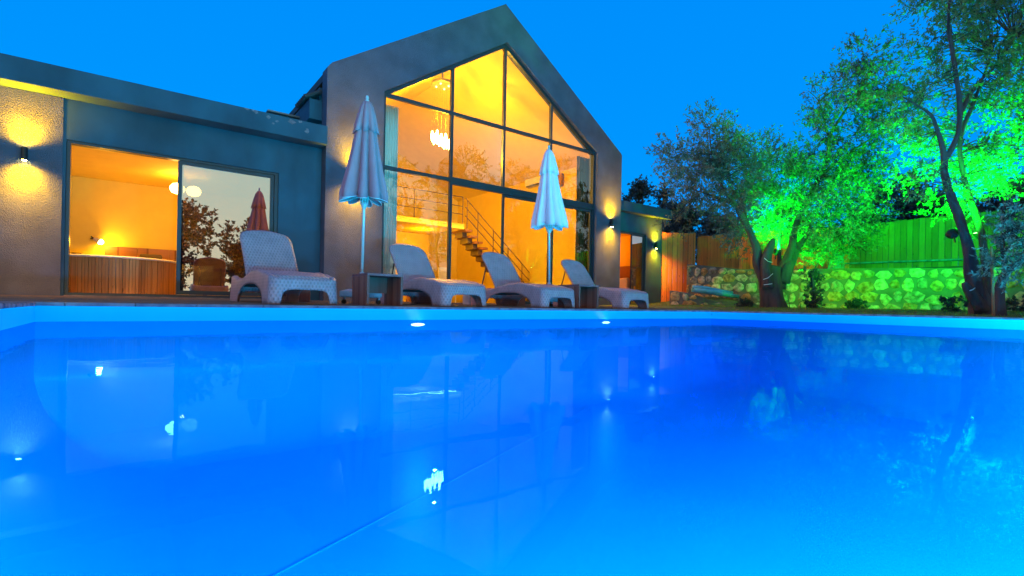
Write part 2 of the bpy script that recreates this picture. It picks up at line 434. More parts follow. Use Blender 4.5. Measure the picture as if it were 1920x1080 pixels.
# coping stones, each a slab with a rounded nose
cp = MB(); rnd = random.Random(8)
def slab(x0, x1, y0, y1, zt=0.034, zb=0.0):
    j = rnd.uniform(-0.002, 0.002)
    cp.box(x0, x1, y0, y1, zb, zt + j)
x = PX0 - 0.34
while x < PX1 + 0.25:
    L = rnd.uniform(0.52, 0.66); slab(x, min(x + L - 0.006, PX1 + 0.25), PY1 - 0.02, PY1 + 0.31); x += L
y = PY0
while y < PY1 - 0.03:
    L = rnd.uniform(0.5, 0.62); y2 = min(y + L - 0.006, PY1 - 0.026)
    slab(PX1 - 0.02, PX1 + 0.25, y, y2)
    y += L
o = cp.build('pool_coping', m_coping, bevel=0.006); tag(o, 'stone edging slabs along the far and right sides of the pool', kind='structure')
cp = MB(); y = PY0
while y < PY1 - 0.03:
    L = rnd.uniform(0.16, 0.24); y2 = min(y + L - 0.012, PY1 - 0.03)
    slab(PX0 - 0.34, PX0 + 0.012, y, y2, 0.034 + rnd.uniform(-0.006, 0.006), 0.0)
    y += L
o = cp.build('pool_coping_left', mat('rough_coping', (0.30, 0.26, 0.24), 0.8, bump=1.0, bscale=14, col2=(0.06, 0.06, 0.08), vscale=9, bdist=0.03), bevel=0.008)
tag(o, 'rough stone edging along the left side of the pool', kind='structure')

# basin: inner walls down to the floor, with liner seams
zb = -1.45
pb = MB(); rings = []
def basin_ring(ins, z, rc_=0.10):
    ring = []
    x0, x1, y0, y1 = PX0 + ins, PX1 - ins, PY0 + ins, PY1 - ins
    for cx, cy, a0 in ((x1, y1, 0), (x0, y1, pi/2), (x0, y0, pi), (x1, y0, 1.5*pi)):
        ccx = cx - ins * 0.3 * (1 if cx == x1 else -1); ccy = cy - ins * 0.3 * (1 if cy == y1 else -1)
        for k in range(6):
            a = a0 + pi/2 * k/5; ring.append((ccx + ins * 0.3 * cos(a), ccy + ins * 0.3 * sin(a), z))
    return ring
for z_ in (0.0, -0.3, -0.6): rings.append(basin_ring(0.0, z_))
for k in range(1, 13):
    a = pi/2 * k/12; rings.append(basin_ring(0.95 * (1 - cos(a)), -0.6 - 0.85 * sin(a)))
pb.ring_skin(rings, caps=False)
pb.add(rings[-1], [tuple(range(len(rings[-1])))])
o = pb.build('pool_basin', m_liner, smooth=True); tag(o, 'light blue lined pool walls and floor', kind='structure')
sm = MB()
def seam(p, q, w=0.010, z=zb):
    p = Vector((*p, z + 0.004)); q = Vector((*q, z + 0.004)); d = (q - p).normalized(); n = Vector((-d.y, d.x, 0)) * w
    sm.add([p - n, p + n, q + n, q - n, p - n + Vector((0, 0, .002)), p + n + Vector((0, 0, .002)), q + n + Vector((0, 0, .002)), q - n + Vector((0, 0, .002))],
           [(0, 1, 2, 3), (4, 5, 6, 7), (0, 1, 5, 4), (1, 2, 6, 5), (2, 3, 7, 6), (3, 0, 4, 7)])
seam((0.3, 2.85), (5.8, 5.45), 0.0022)
o = sm.build('liner_seam', mat('seam', (0.02, 0.74, 0.88), 0.5)); tag(o, 'faint welded seam across the pool floor', kind='structure')

# water: mirror by Fresnel over clear water; ripples stronger on the right
mw = bpy.data.materials.new('water'); mw.use_nodes = True; t = mw.node_tree; t.nodes.clear()
ou = N(t, 'ShaderNodeOutputMaterial'); mix = N(t, 'ShaderNodeMixShader'); tr = N(t, 'ShaderNodeBsdfTransparent'); gl = N(t, 'ShaderNodeBsdfGlossy')
tr.inputs[0].default_value = (0.55, 0.85, 1.0, 1); gl.inputs['Roughness'].default_value = 0.0; gl.inputs['Color'].default_value = (0.025, 0.24, 0.85, 1)
fr = N(t, 'ShaderNodeFresnel'); fr.inputs[0].default_value = 1.33
geo = N(t, 'ShaderNodeNewGeometry'); sp = N(t, 'ShaderNodeSeparateXYZ'); t.links.new(geo.outputs['Position'], sp.inputs[0])
mp = N(t, 'ShaderNodeMapping'); mp.inputs['Scale'].default_value = (1.0, 1.0, 1.0); t.links.new(geo.outputs['Position'], mp.inputs[0])
n1 = N(t, 'ShaderNodeTexNoise'); n1.inputs['Scale'].default_value = 2.4; n1.inputs['Detail'].default_value = 4; n1.inputs['Roughness'].default_value = 0.5
t.links.new(mp.outputs[0], n1.inputs['Vector'])
mrx = N(t, 'ShaderNodeMapRange', interpolation_type='SMOOTHSTEP'); mrx.inputs['From Min'].default_value = 5.0; mrx.inputs['From Max'].default_value = 10.5
mrx.inputs['To Min'].default_value = 0.0012; mrx.inputs['To Max'].default_value = 0.008
t.links.new(sp.outputs['X'], mrx.inputs['Value'])
bp = N(t, 'ShaderNodeBump'); bp.inputs['Strength'].default_value = 1.0
t.links.new(n1.outputs['Fac'], bp.inputs['Height']); t.links.new(mrx.outputs[0], bp.inputs['Distance'])
t.links.new(bp.outputs[0], gl.inputs['Normal'])
t.links.new(fr.outputs[0], mix.inputs[0]); t.links.new(tr.outputs[0], mix.inputs[1]); t.links.new(gl.outputs[0], mix.inputs[2]); t.links.new(mix.outputs[0], ou.inputs[0])
va = N(t, 'ShaderNodeVolumeAbsorption'); va.inputs['Color'].default_value = (0.0, 0.76, 1.0, 1); va.inputs['Density'].default_value = 0.45
t.links.new(va.outputs[0], ou.inputs['Volume'])
tr.inputs[0].default_value = (1, 1, 1, 1)
mw2 = bpy.data.materials.new('water_body'); mw2.use_nodes = True; t = mw2.node_tree; t.nodes.clear()
ou = N(t, 'ShaderNodeOutputMaterial'); tr2 = N(t, 'ShaderNodeBsdfTransparent'); tr2.inputs[0].default_value = (1, 1, 1, 1); t.links.new(tr2.outputs[0], ou.inputs[0])
va = N(t, 'ShaderNodeVolumeAbsorption'); va.inputs['Color'].default_value = (0.0, 0.76, 1.0, 1); va.inputs['Density'].default_value = 0.45
t.links.new(va.outputs[0], ou.inputs['Volume'])
e1 = 0.001
wt = MB().box(PX0 - e1, PX1 + e1, PY0 - e1, PY1 + e1, -1.60, WZ)
o = wt.build('water', mw); o.data.materials.append(mw2)
for p in o.data.polygons: p.material_index = 0 if p.normal.z > 0.9 else 1
tag(o, 'still glowing blue pool water', kind='structure')

# underwater pool lights
BLUE = (0.0, 0.82, 1.0)
def pool_light(x, y, aim, label, z=-0.215, pw=25, wid=0.11, half=0.022):
    e_ = empty('pool_light', (x, y, z)); tag(e_, label, 'pool light', 'underwater lights in the pool walls')
    d = (Vector(aim) - Vector((x, y, z))); d.z = 0; d.normalize(); s_ = Vector((-d.y, d.x, 0))
    rings = []
    for k, (r, dd) in enumerate([(1.25, 0.002), (1.25, 0.012), (1.0, 0.016)]):
        rings.append([Vector((x, y, z)) + d * dd + s_ * (wid * r * cos(2*pi*j/20)) + Vector((0, 0, half * r * sin(2*pi*j/20))) for j in range(20)])
    MB().ring_skin(rings).build('rim', m_white, e_)
    rings = [[Vector((x, y, z)) + d * dd + s_ * (wid * 0.95 * r * cos(2*pi*j/20)) + Vector((0, 0, half * 0.95 * r * sin(2*pi*j/20))) for j in range(20)] for r, dd in [(1, 0.017), (0.7, 0.024)]]
    MB().ring_skin(rings).build('lens', m_pool_lamp, e_)
    lamp('SPOT', Vector((x, y, z)) + d * 0.06 + Vector((0, 0, -0.08)), pw, BLUE, e_, Vector((x, y, z)) + d * 3 + Vector((0, 0, -0.5)), 0.08, 150, 0.9, name='pool_light_beam')
pool_light(3.19, PY1 - 0.003, (3.19, 0, 0), 'glowing oval pool light on the far wall, below the wooden table near the taupe umbrella')
pool_light(7.04, PY1 - 0.003, (7.04, 0, 0), 'smaller-looking glowing pool light on the far wall, below the rightmost lounger')
for x_, pw_, lb in ((0.2, 2600, 'at the left end'), (3.0, 1400, 'left of the middle'), (6.2, 1500, 'right of the middle'), (9.4, 2500, 'at the right end')):
    pool_light(x_, PY0 + 0.003, (x_, 6, 0), 'pool light in the near wall behind the viewer, ' + lb, z=-0.5, pw=pw_)

# ================================================================= HOUSE
GY = 11.8; WY = 12.1; FL = 0.10
house = empty('house', (8.5, 11.8, 0.0)); tag(house, 'dark modern house with a tall glazed gable and low flat wings', 'house')
# gable front wall
gab = [(3.50, 0.0), (4.88, 0.0), (4.88, 5.29), (8.60, 7.72), (12.45, 5.25), (12.45, 0.0), (13.68, 0.0), (13.68, 5.40), (13.62, 5.47), (8.52, 8.80), (3.60, 5.60), (3.50, 5.47)]
MB().prism_xz(gab, GY, GY + 0.38).build('gable_wall', m_rough, house)
# low wings
MB().prism_xz([(-6, 0.0), (-0.99, 0.0), (-0.99, 2.925), (2.57, 2.925), (2.57, 0.0), (3.49, 0.0), (3.49, 3.652), (-6, 3.652)], WY, WY + 0.28).build('wing_wall', m_facade, house)
MB().box(-6.01, -1.035, WY - 0.014, WY - 0.001, 0.0, 3.649).build('stucco_pier', m_rough, house)
MB().prism_xz([(13.69, 0.0), (13.78, 0.0), (13.78, 2.83), (15.49, 2.83), (15.49, 0.0), (16.45, 0.0), (16.45, 3.50), (13.69, 3.50)], WY, WY + 0.28).build('wing_wall', m_facade, house)
fs = MB().box(-6.3, 3.495, 11.68, 17.0, 3.655, 4.07).build('roof_slab', m_facade, house, bevel=0.01)
# flaking patches on the fascia near the gable
m_plaster = mat('bare_plaster', (0.20, 0.19, 0.24), 0.9, var=0.3, vscale=20); rnd = random.Random(4)
for (cx, cz, r) in [(2.0, 4.05, 0.07), (2.25, 3.98, 0.05), (2.42, 3.93, 0.035), (2.72, 3.99, 0.08), (3.05, 3.86, 0.06), (2.9, 4.03, 0.05), (1.85, 4.06, 0.05), (2.35, 3.87, 0.03)]:
    n = 9; ring = [(cx + r * rnd.uniform(.5, 1.2) * cos(2*pi*k/n), cz + r * 0.8 * rnd.uniform(.5, 1.2) * sin(2*pi*k/n)) for k in range(n)]
    ring = [(a, min(b, 4.065)) for a, b in ring]
    MB().prism_xz(ring, 11.677, 11.6795).build('flaking_paint', m_plaster, fs)
MB().box(13.69, 16.75, 11.86, 17.0, 3.505, 3.86).build('roof_slab', m_facade, house, bevel=0.01)
# main roof behind the gable
rf = MB()
rf.prism_xz([(3.55, 5.50), (8.55, 8.50), (13.6, 5.42), (13.6, 5.33), (8.55, 8.12), (3.55, 5.33)], GY + 0.38, 24.0)
rt = rf.build('tiled_roof', m_tile, house)
ev = MB().box(3.22, 3.60, GY + 0.385, 13.05, 4.34, 4.80); ev.build('eave', m_facade, house)
tl = MB()
for k in range(7):
    yy = GY + 0.40 + k * 0.125
    tl.tube([(3.12, yy + 0.05, 4.83), (3.5, yy + 0.05, 5.05)], 0.05, 8)
tl.build('roof_tiles', m_tile, rt)
MB().box(2.5, 3.4, 13.05, 15.5, 4.585, 4.62).build('flashing', m_metal, rt)
MB().box(2.75, 3.4, 13.2, 15.4, 4.075, 4.58).build('parapet', m_mortar, house)
MB().lathe([(0.09, 0), (0.09, -0.012), (0.06, -0.014)], (3.38, 12.6, 4.339), 16).build('downlight', m_white, house)
# back and side closing walls
MB().box(13.45, 13.6, GY + 0.385, 24, 0.0, 5.3).build('side_wall', m_facade, house)
MB().box(3.50, 3.68, GY + 0.6, 24, 0.0, 5.2).build('side_wall', m_facade, house)

# ---- windows
def bars(mb, pts, w, y0, y1):
    """frame bar following a polyline in the facade plane"""
    for (x0, z0), (x1, z1) in zip(pts[:-1], pts[1:]):
        d = Vector((x1 - x0, 0, z1 - z0)).normalized(); n = Vector((-d.z, 0, d.x)) * (w / 2)
        q = [Vector((x0, 0, z0)) - n, Vector((x0, 0, z0)) + n, Vector((x1, 0, z1)) + n, Vector((x1, 0, z1)) - n]
        mb.add([(p.x, yy, p.z) for yy in (y0, y1) for p in q], [(0, 1, 2, 3), (7, 6, 5, 4), (0, 4, 5, 1), (1, 5, 6, 2), (2, 6, 7, 3), (3, 7, 4, 0)])
FY0, FY1 = GY + 0.10, GY + 0.20
gw = MB()
w_ = 0.085
def slope_z(x): return 5.29 + (x - 4.88) * (7.72 - 5.29) / (8.6 - 4.88) if x < 8.6 else 7.72 - (x - 8.6) * (7.72 - 5.25) / (12.45 - 8.6)
gw.box(4.88, 4.965, FY0, FY1, FL, 5.26); gw.box(12.365, 12.45, FY0, FY1, FL, 5.22)
bars(gw, [(4.90, 5.25), (8.60, 7.665)], 0.10, FY0 + 0.002, FY1 - 0.002); bars(gw, [(8.60, 7.665), (12.43, 5.205)], 0.10, FY0 + 0.003, FY1 - 0.003)
gf = gw.build('gable_window', m_frame, house)
mu = MB()
for x_ in (6.87, 8.63, 10.46):
    zt = slope_z(x_) - 0.06
    mu.box(x_ - 0.04, x_ + 0.04, FY0 + 0.005, FY1 - 0.005, 3.53 if x_ > 7 else FL, zt)
mu.box(4.965, 12.365, FY0 + 0.008, FY1 - 0.008, 5.22, 5.31)
mu.box(4.965, 6.83, FY0 + 0.008, FY1 - 0.008, 3.41, 3.50)
mu.box(6.91, 12.365, FY0 + 0.008, FY1 - 0.008, 3.33, 3.53)
mu.build('mullion', m_frame, gf)
pn = MB()
YG = GY + 0.15
cols = [4.965, 6.83, 6.91, 8.59, 8.67, 10.42, 10.50, 12.365]
for a, b_ in zip(cols[0::2], cols[1::2]):
    ztop = [slope_z(a) - 0.08, slope_z(b_) - 0.08]
    pts = [(a, 5.31), (b_, 5.31), (b_, max(5.315, ztop[1])), (a, max(5.315, ztop[0]))]
    if a < 8.6 < b_: pts.insert(3, (8.6, 7.6))
    pn.add([(x_, YG, z_) for x_, z_ in pts], [tuple(range(len(pts)))])
    pn.add([(a, YG, 3.53), (b_, YG, 3.53), (b_, YG, 5.22), (a, YG, 5.22)], [(0, 1, 2, 3)])
pn.add([(4.965, YG, FL), (6.83, YG, FL), (6.83, YG, 3.41), (4.965, YG, 3.41)], [(0, 1, 2, 3)])
pn.build('pane', m_glass, gf)
# inner reveal strips that catch the sky
# glazed doors under the transom; the left leaf stands open, its panel slid right
def door(name, x0, x1, z0, z1, y, mat_g, parent, fw=0.075, pane=True, handle=None):
    m = MB(); m.box(x0, x0 + fw, y, y + 0.05, z0, z1); m.box(x1 - fw, x1, y, y + 0.05, z0, z1)
    m.box(x0 + fw, x1 - fw, y, y + 0.05, z0, z0 + fw * 1.2); m.box(x0 + fw, x1 - fw, y, y + 0.05, z1 - fw, z1)
    f_ = m.build(name, m_frame, parent)
    if pane: MB().add([(x0 + fw, y + 0.025, z0 + fw * 1.2), (x1 - fw, y + 0.025, z0 + fw * 1.2), (x1 - fw, y + 0.025, z1 - fw), (x0 + fw, y + 0.025, z1 - fw)], [(0, 1, 2, 3)]).build('pane', mat_g, f_)
    if handle: MB().box(handle - 0.015, handle + 0.015, y - 0.04, y - 0.005, 0.95, 1.25).build('handle', m_black, f_)
    return f_
door('glass_door', 8.62, 10.50, FL, 3.325, FY0 + 0.035, m_glass, house, handle=10.42)
door('glass_door', 10.56, 12.36, FL, 3.325, FY0 + 0.035, m_glass, house)
# left wing sliding door: outer frame, right leaf, opened leaf behind it
lw = MB(); lw.box(-0.985, -0.93, WY + 0.03, WY + 0.20, FL + 0.02, 2.92); lw.box(2.49, 2.565, WY + 0.03, WY + 0.20, FL + 0.02, 2.92)
lw.box(-0.93, 2.49, WY + 0.03, WY + 0.20, 2.875, 2.92); lw.box(-0.93, 2.49, WY + 0.03, WY + 0.20, FL - 0.02, FL + 0.06)
lw.build('door_frame', m_frame, house)
door('sliding_door', 0.70, 2.48, FL + 0.065, 2.87, WY + 0.05, m_glassd, house, fw=0.07)
door('sliding_door', 0.74, 2.485, FL + 0.065, 2.87, WY + 0.13, m_glass, house, fw=0.06)
# right wing window: open leaf left, glazed leaf right
rw = MB(); rw.box(15.42, 15.485, WY + 0.04, WY + 0.18, FL, 2.825); rw.box(13.785, 15.42, WY + 0.04, WY + 0.18, 2.76, 2.825); rw.box(13.785, 15.42, WY + 0.04, WY + 0.18, FL - 0.03, FL + 0.05)
rw.build('wing_window', m_frame, house)
door('sliding_door', 14.72, 15.42, FL + 0.055, 2.755, WY + 0.06, m_glassd, house, fw=0.03)
# brown rug edge / threshold strips
MB().box(-0.98, 2.57, 12.00, 12.125, 0.095, 0.112).build('threshold', m_coping, house)
MB().box(4.9, 12.44, 11.66, 11.895, 0.090, 0.105).build('threshold', m_coping, house)

# ---- interior shells (open to the front)
ls = MB()
o_ = [(3.75, 0.104), (13.4, 0.104), (13.4, 5.36), (8.6, 8.0), (3.75, 5.36)]
y0, y1 = GY + 0.385, 22.5
n = len(o_)
ls.add([(x_, yy, z_) for yy in (y0, y1) for x_, z_ in o_], [(1, 1 + n, 2 + n, 2), (2, 2 + n, 3 + n, 3), (3, 3 + n, 4 + n, 4), (4, 4 + n, 0 + n, 0), tuple(n + k for k in range(n))])
ls.build('living_room_walls', m_room, house, recalc=False)
MB().box(3.75, 13.4, GY + 0.21, 22.5, 0.02, 0.103).build('living_room_floor', m_floor, house)
bs = MB(); bx0, bx1, by0, by1, bz = -3.0, 3.3, WY + 0.29, 16.15, 3.0
bs.add([(bx0, by0, FL), (bx1, by0, FL), (bx1, by1, FL), (bx0, by1, FL), (bx0, by0, bz), (bx1, by0, bz), (bx1, by1, bz), (bx0, by1, bz)], [(4, 5, 6, 7), (1, 5, 6, 2), (2, 6, 7, 3), (3, 7, 4, 0)])
bs.build('bedroom_walls', m_room, house, recalc=False)
MB().box(bx0, bx1, WY + 0.205, by1, 0.02, 0.102).build('bedroom_floor', m_floor, house)
rs = MB(); ax0, ax1, ay0, ay1, az = 13.72, 16.30, WY + 0.29, 15.2, 3.0
rs.add([(ax0, ay0, FL), (ax1, ay0, FL), (ax1, ay1, FL), (ax0, ay1, FL), (ax0, ay0, az), (ax1, ay0, az), (ax1, ay1, az), (ax0, ay1, az)], [(0, 1, 2, 3), (4, 5, 6, 7), (1, 5, 6, 2), (2, 6, 7, 3), (3, 7, 4, 0)])
rs.build('guest_room_walls', m_room, house, recalc=False)
# gallery at the back of the living room
mz = MB().box(3.76, 9.95, 16.2, 22.4, 2.96, 3.08).build('gallery_floor', m_room, house)
MB().box(3.9, 9.93, 16.17, 16.198, 2.89, 2.955).build('light_strip', m_strip, mz)
MB().box(3.9, 9.95, 19.0, 19.1, FL, 2.955).build('partition_wall', m_room, house)
MB().box(8.95, 9.6, 18.94, 18.99, FL, 2.3).build('inner_door', m_plank, house)
rl = MB()
for z_ in (3.45, 3.75, 4.10): rl.tube([(3.8, 16.25, z_), (9.9, 16.25, z_)], 0.016, 6)
for x_ in (3.85, 5.9, 7.9, 9.9): rl.tube([(x_, 16.25, 3.08), (x_, 16.25, 4.11)], 0.02, 6)
rl.build('railing', m_rail, house)
stc = MB()
for k in range(14):
    x_ = 10.0 + k * 0.245; z_ = 2.90 - k * 0.205
    stc.box(x_, x_ + 0.32, 16.22, 17.25, z_ - 0.085, z_)
st_ = empty('staircase', (10.0, 16.2, FL)); tag(st_, 'open wooden stair with thin metal handrail down from the gallery', 'staircase')
stc.build('treads', m_plank, st_)
sg = MB()
for k in range(14):
    x_ = 10.0 + k * 0.245; z_ = 2.90 - k * 0.205
    sg.box(x_ + 0.02, x_ + 0.22, 16.45, 17.0, z_ - 0.29, z_ - 0.088)
sg.build('stringer', m_rail, st_)
hr = MB()
for dz in (0.35, 0.68, 1.02): hr.tube([(10.02, 16.25, 3.06 + dz), (13.2, 16.25, 3.06 + dz - 2.66)], 0.018, 6)
for k in (0, 2, 5, 8, 11):
    x_ = 10.1 + k * 0.245; z_ = 2.90 - k * 0.205; hr.tube([(x_, 16.25, z_), (x_, 16.25, z_ + 1.1)], 0.02, 6)
hr.build('handrail', m_rail, st_)

# curtains
def curtain(x0, x1, y, z0, z1, m, label, waves=7, amp=0.05):
    mb = MB(); n = waves * 8; rows = 8; vs = []
    for r in range(rows + 1):
        z = z0 + (z1 - z0) * r / rows
        for k in range(n + 1):
            u = k / n; vs.append((x0 + (x1 - x0) * u, y + amp * sin(2*pi*waves*u + 0.3 * sin(r)) * (1 - 0.25 * r / rows), z))
    fs_ = [(r*(n+1)+k, r*(n+1)+k+1, (r+1)*(n+1)+k+1, (r+1)*(n+1)+k) for r in range(rows) for k in range(n)]
    o = mb.add(vs, fs_).build('curtain', m, None, smooth=True, solid=0.006); tag(o, label, 'curtain'); return o
curtain(5.02, 5.50, 12.36, 0.12, 5.20, m_curtW, 'sheer white curtain gathered at the left edge of the gable glazing')
curtain(12.05, 12.62, 12.36, 0.12, 5.20, m_curtB, 'brown curtain gathered at the right edge of the gable glazing', 5)

# chandelier
ch = empty('chandelier', (7.7, 14.0, 6.95)); tag(ch, 'chandelier of glowing glass drops on thin wires under the vaulted ceiling', 'chandelier')
MB().lathe([(0.02, 0.10), (0.34, 0.08), (0.36, 0.0), (0.33, -0.02), (0.02, -0.02)], (7.7, 14.0, 6.95), 28).build('canopy', m_metal, ch)
MB().tube([(7.7, 14.0, 7.03), (7.7, 14.0, 7.50)], 0.03, 8).build('stem', m_metal, ch)
rnd = random.Random(2)
for k in range(14):
    a = 2*pi*k/14 + 0.2; r = 0.30 if k % 2 else 0.17
    x_, y_ = 7.7 + r * cos(a), 14.0 + r * sin(a); zb_ = 5.22 + 0.16 * sin(a * 1.0) + rnd.uniform(-.05, .05)
    MB().tube([(x_, y_, 6.93), (x_, y_, zb_ + 0.17)], 0.002, 4).build('wire', m_rail, ch)
    MB().lathe([(0.008, 0.17), (0.03, 0.12), (0.038, 0.02), (0.03, -0.10), (0.012, -0.16)], (x_, y_, zb_), 10).build('glass_drop', m_bulb, ch, smooth=True)
for k in range(4):
    a = pi/4 + k*pi/2
    MB().lathe([(0.03, 0), (0.025, -0.03)], (7.7 + .2*cos(a), 14.0 + .2*sin(a), 6.928), 8).build('downlight', m_small, ch)
WARM = (1.0, 0.415, 0.0)
lamp('POINT', (7.7, 14.0, 4.92), 860, WARM, ch, size=0.04, name='chandelier_light')
lamp('POINT', (7.7, 14.0, 5.9), 480, WARM, ch, size=0.04, name='chandelier_light')
lamp('AREA', (6.9, 16.0, 2.84), 70, (1.0, 0.42, 0.004), house, (6.9, 15.7, 1.0), name='strip_light', sx=5.5, sy=0.1)
lamp('POINT', (9.0, 17.8, 2.5), 90, (1.0, 0.42, 0.004), house, size=0.04, name='under_gallery_light')

# air conditioner and wall heater on the right wall
ac = empty('air_conditioner', (13.25, 15.9, 5.0)); tag(ac, 'white air conditioner high on the right inner wall of the living room', 'air conditioner')
MB().prism_xz([(13.15, 5.08), (13.12, 5.30), (13.17, 5.36), (13.39, 5.36), (13.39, 5.02), (13.22, 5.02)], 15.5, 16.6).build('casing', m_white, ac, bevel=0.015)
MB().box(13.16, 13.215, 15.55, 16.55, 5.025, 5.06).build('louvre', m_dark, ac)
hb = MB().box(13.25, 13.39, 14.45, 14.95, 4.75, 5.25).build('wall_speaker', m_plank, None, bevel=0.03); tag(hb, 'brown rounded speaker on the wall right of the air conditioner', 'speaker')
sv = empty('armchair', (7.6, 14.3, FL)); tag(sv, 'white armchair seen through the glass behind the second lounger', 'armchair')
MB().box(7.15, 7.95, 14.0, 14.75, 0.32, 0.55).build('seat', m_white, sv, bevel=0.05)
MB().prism_yz([(14.62, 0.5), (14.85, 0.5), (15.0, 1.22), (14.85, 1.27)], 7.15, 7.95).build('backrest', m_white, sv, bevel=0.04)
MB().box(7.10, 7.24, 14.0, 14.8, 0.3, 0.75).build('armrest', m_white, sv, bevel=0.04); MB().box(7.86, 8.0, 14.0, 14.8, 0.3, 0.75).build('armrest', m_white, sv, bevel=0.04)
for x_ in (7.2, 7.9):
    for y_ in (14.08, 14.7): MB().box(x_ - .02, x_ + .02, y_ - .02, y_ + .02, FL + 0.004, 0.31).build('leg', m_black, sv)
sc = empty('chair', (8.55, 14.9, FL)); tag(sc, 'high-backed cream chair beside the white armchair inside', 'chair')
MB().box(8.32, 8.78, 14.7, 15.15, 0.5, 0.58).build('seat', m_white, sc, bevel=0.02); MB().prism_yz([(15.1, 0.55), (15.16, 0.55), (15.24, 1.30), (15.18, 1.32)], 8.32, 8.78).build('backrest', m_white, sc, bevel=0.02)
for x_ in (8.34, 8.74):
    for y_ in (14.72, 15.12): MB().box(x_ - .015, x_ + .015, y_ - .015, y_ + .015, FL + 0.004, 0.5).build('leg', m_white, sc)
sb = empty('sideboard', (5.6, 14.9, FL)); tag(sb, 'slatted wooden sideboard low behind the sheer curtain', 'sideboard')
MB().box(4.9, 6.3, 14.7, 15.1, FL + .06, 1.02).build('cabinet', m_plank, sb); MB().box(4.86, 6.34, 14.67, 15.13, 1.021, 1.05).build('top', m_plank, sb)

# hot tub in the left room
tb = empty('hot_tub', (-0.32, 13.75, FL)); tag(tb, 'round hot tub clad in vertical honey-coloured boards with a pale rim', 'hot tub')
ts = MB(); R_ = 1.12; nb_ = 66
for k in range(nb_):
    a0 = 2*pi*k/nb_ + 0.004; a1 = 2*pi*(k+1)/nb_ - 0.004; am = (a0+a1)/2
    p = [(-0.32 + r * cos(a), 13.75 + r * sin(a)) for a, r in ((a0, R_), (am, R_ + 0.004), (a1, R_), (a1, R_ - 0.03), (a0, R_ - 0.03))]
    ts.add([(x_, y_, z_) for z_ in (0.12, 0.86) for x_, y_ in p], [(0, 1, 6, 5), (1, 2, 7, 6), (2, 3, 8, 7), (3, 4, 9, 8), (4, 0, 5, 9), (5, 6, 7, 8, 9), (4, 3, 2, 1, 0)])
ts.build('side_boards', m_tub, tb)
MB().lathe([(R_ + 0.03, 0.862), (R_ + 0.045, 0.885), (R_ + 0.03, 0.905), (R_ - 0.14, 0.91), (R_ - 0.2, 0.82), (R_ - 0.25, 0.30), (0.02, 0.28)], (-0.32, 13.75, 0), 64, caps=False).build('rim', m_white, tb, smooth=True)
MB().lathe([(R_ - 0.04, 0.103), (R_ - 0.04, 0.12)], (-0.32, 13.75, 0), 40).build('plinth', m_black, tb)
MB().box(0.12, 0.55, 14.35, 14.47, 0.92, 1.10).build('headrest', m_dark, tb, bevel=0.04)
hbd = empty('bed', (0.3, 15.6, FL)); tag(hbd, 'bed with a panelled wooden headboard against the back wall of the left room', 'bed')
for k in range(3):
    MB().box(-0.56 + k * 0.66, 0.095 + k * 0.66, 16.03, 16.12, 0.4, 1.36).build('headboard_panel', m_plank, hbd, bevel=0.01)
MB().box(-0.3, 1.3, 15.1, 16.02, FL + .01, 0.62).build('mattress', m_white, hbd, bevel=0.05)
rl_ = empty('reading_lamp', (-0.68, 16.1, 1.5)); tag(rl_, 'small lit reading lamp on a bent arm left of the headboard', 'lamp')
MB().tube([(-0.80, 16.13, 1.52), (-0.82, 15.98, 1.56), (-0.76, 15.9, 1.50)], 0.012, 6).build('arm', m_black, rl_)
MB().lathe([(0.045, 0), (0.045, 0.03)], (-0.80, 16.12, 1.50), 12).build('wall_plate', m_black, rl_)
MB().tube([(-0.76, 15.9, 1.50), (-0.64, 15.84, 1.43)], [0.03, 0.075], 12).build('shade', m_white, rl_)
MB().tube([(-0.648, 15.842, 1.433), (-0.60, 15.82, 1.405)], [0.06, 0.045], 12).build('bulb', m_bulb, rl_)
lamp('POINT', (-0.57, 15.79, 1.38), 22, (1, .42, .01), rl_, size=0.02, name='reading_light')
gl_ = empty('ceiling_lamp', (0.97, 14.2, 3.0)); tag(gl_, 'glowing round ceiling lamp with two globes behind the door frame', 'ceiling lamp')
MB().tube([(0.97, 14.2, 2.99), (0.97, 14.2, 2.80)], 0.012, 6).build('stem', m_metal, gl_)
for dx in (-0.16, 0.17):
    MB().lathe([(0.02, 0.13), (0.10, 0.105), (0.15, 0.04), (0.155, -0.02), (0.12, -0.09), (0.02, -0.125)], (0.97 + dx, 14.2 + dx * 0.3, 2.66), 20).build('globe', m_globe, gl_, smooth=True)
lamp('POINT', (0.97, 14.2, 2.45), 62, (1.0, 0.24, 0.0), gl_, size=0.06, name='ceiling_light')
cd_ = empty('ceiling_spot', (-0.25, 12.75, 2.99)); tag(cd_, 'small recessed ceiling spot above the hot tub edge', 'ceiling lamp')
MB().lathe([(0.05, 0.008), (0.05, -0.004), (0.035, -0.006)], (-0.25, 12.46, 2.99), 14).build('trim', m_white, cd_)
lamp('SPOT', (-0.25, 12.46, 2.95), 950, (1.0, 0.36, 0.0), cd_, (-0.25, 12.60, 0.5), 0.03, 110, 0.6, name='tub_light')
dl2 = empty('desk', (1.7, 15.2, FL)); tag(dl2, 'small pale desk seen dimly through the left wing glass', 'desk')
MB().box(1.45, 2.15, 14.9, 15.4, 0.82, 0.86).build('desk_top', m_plank, dl2)
for x_ in (1.5, 2.1):
    for y_ in (14.95, 15.35): MB().box(x_ - .03, x_ + .03, y_ - .03, y_ + .03, FL + .004, 0.819).build('leg', m_plank, dl2)
fc = empty('tub_chair', (1.35, 14.3, FL)); tag(fc, 'pale rounded chair in front of the small desk', 'chair')
MB().lathe([(0.05, 0.1), (0.3, 0.12), (0.34, 0.30), (0.36, 0.40)], (1.2, 14.3, 0.1), 20, sy=0.8).build('seat', m_white, fc, smooth=True)
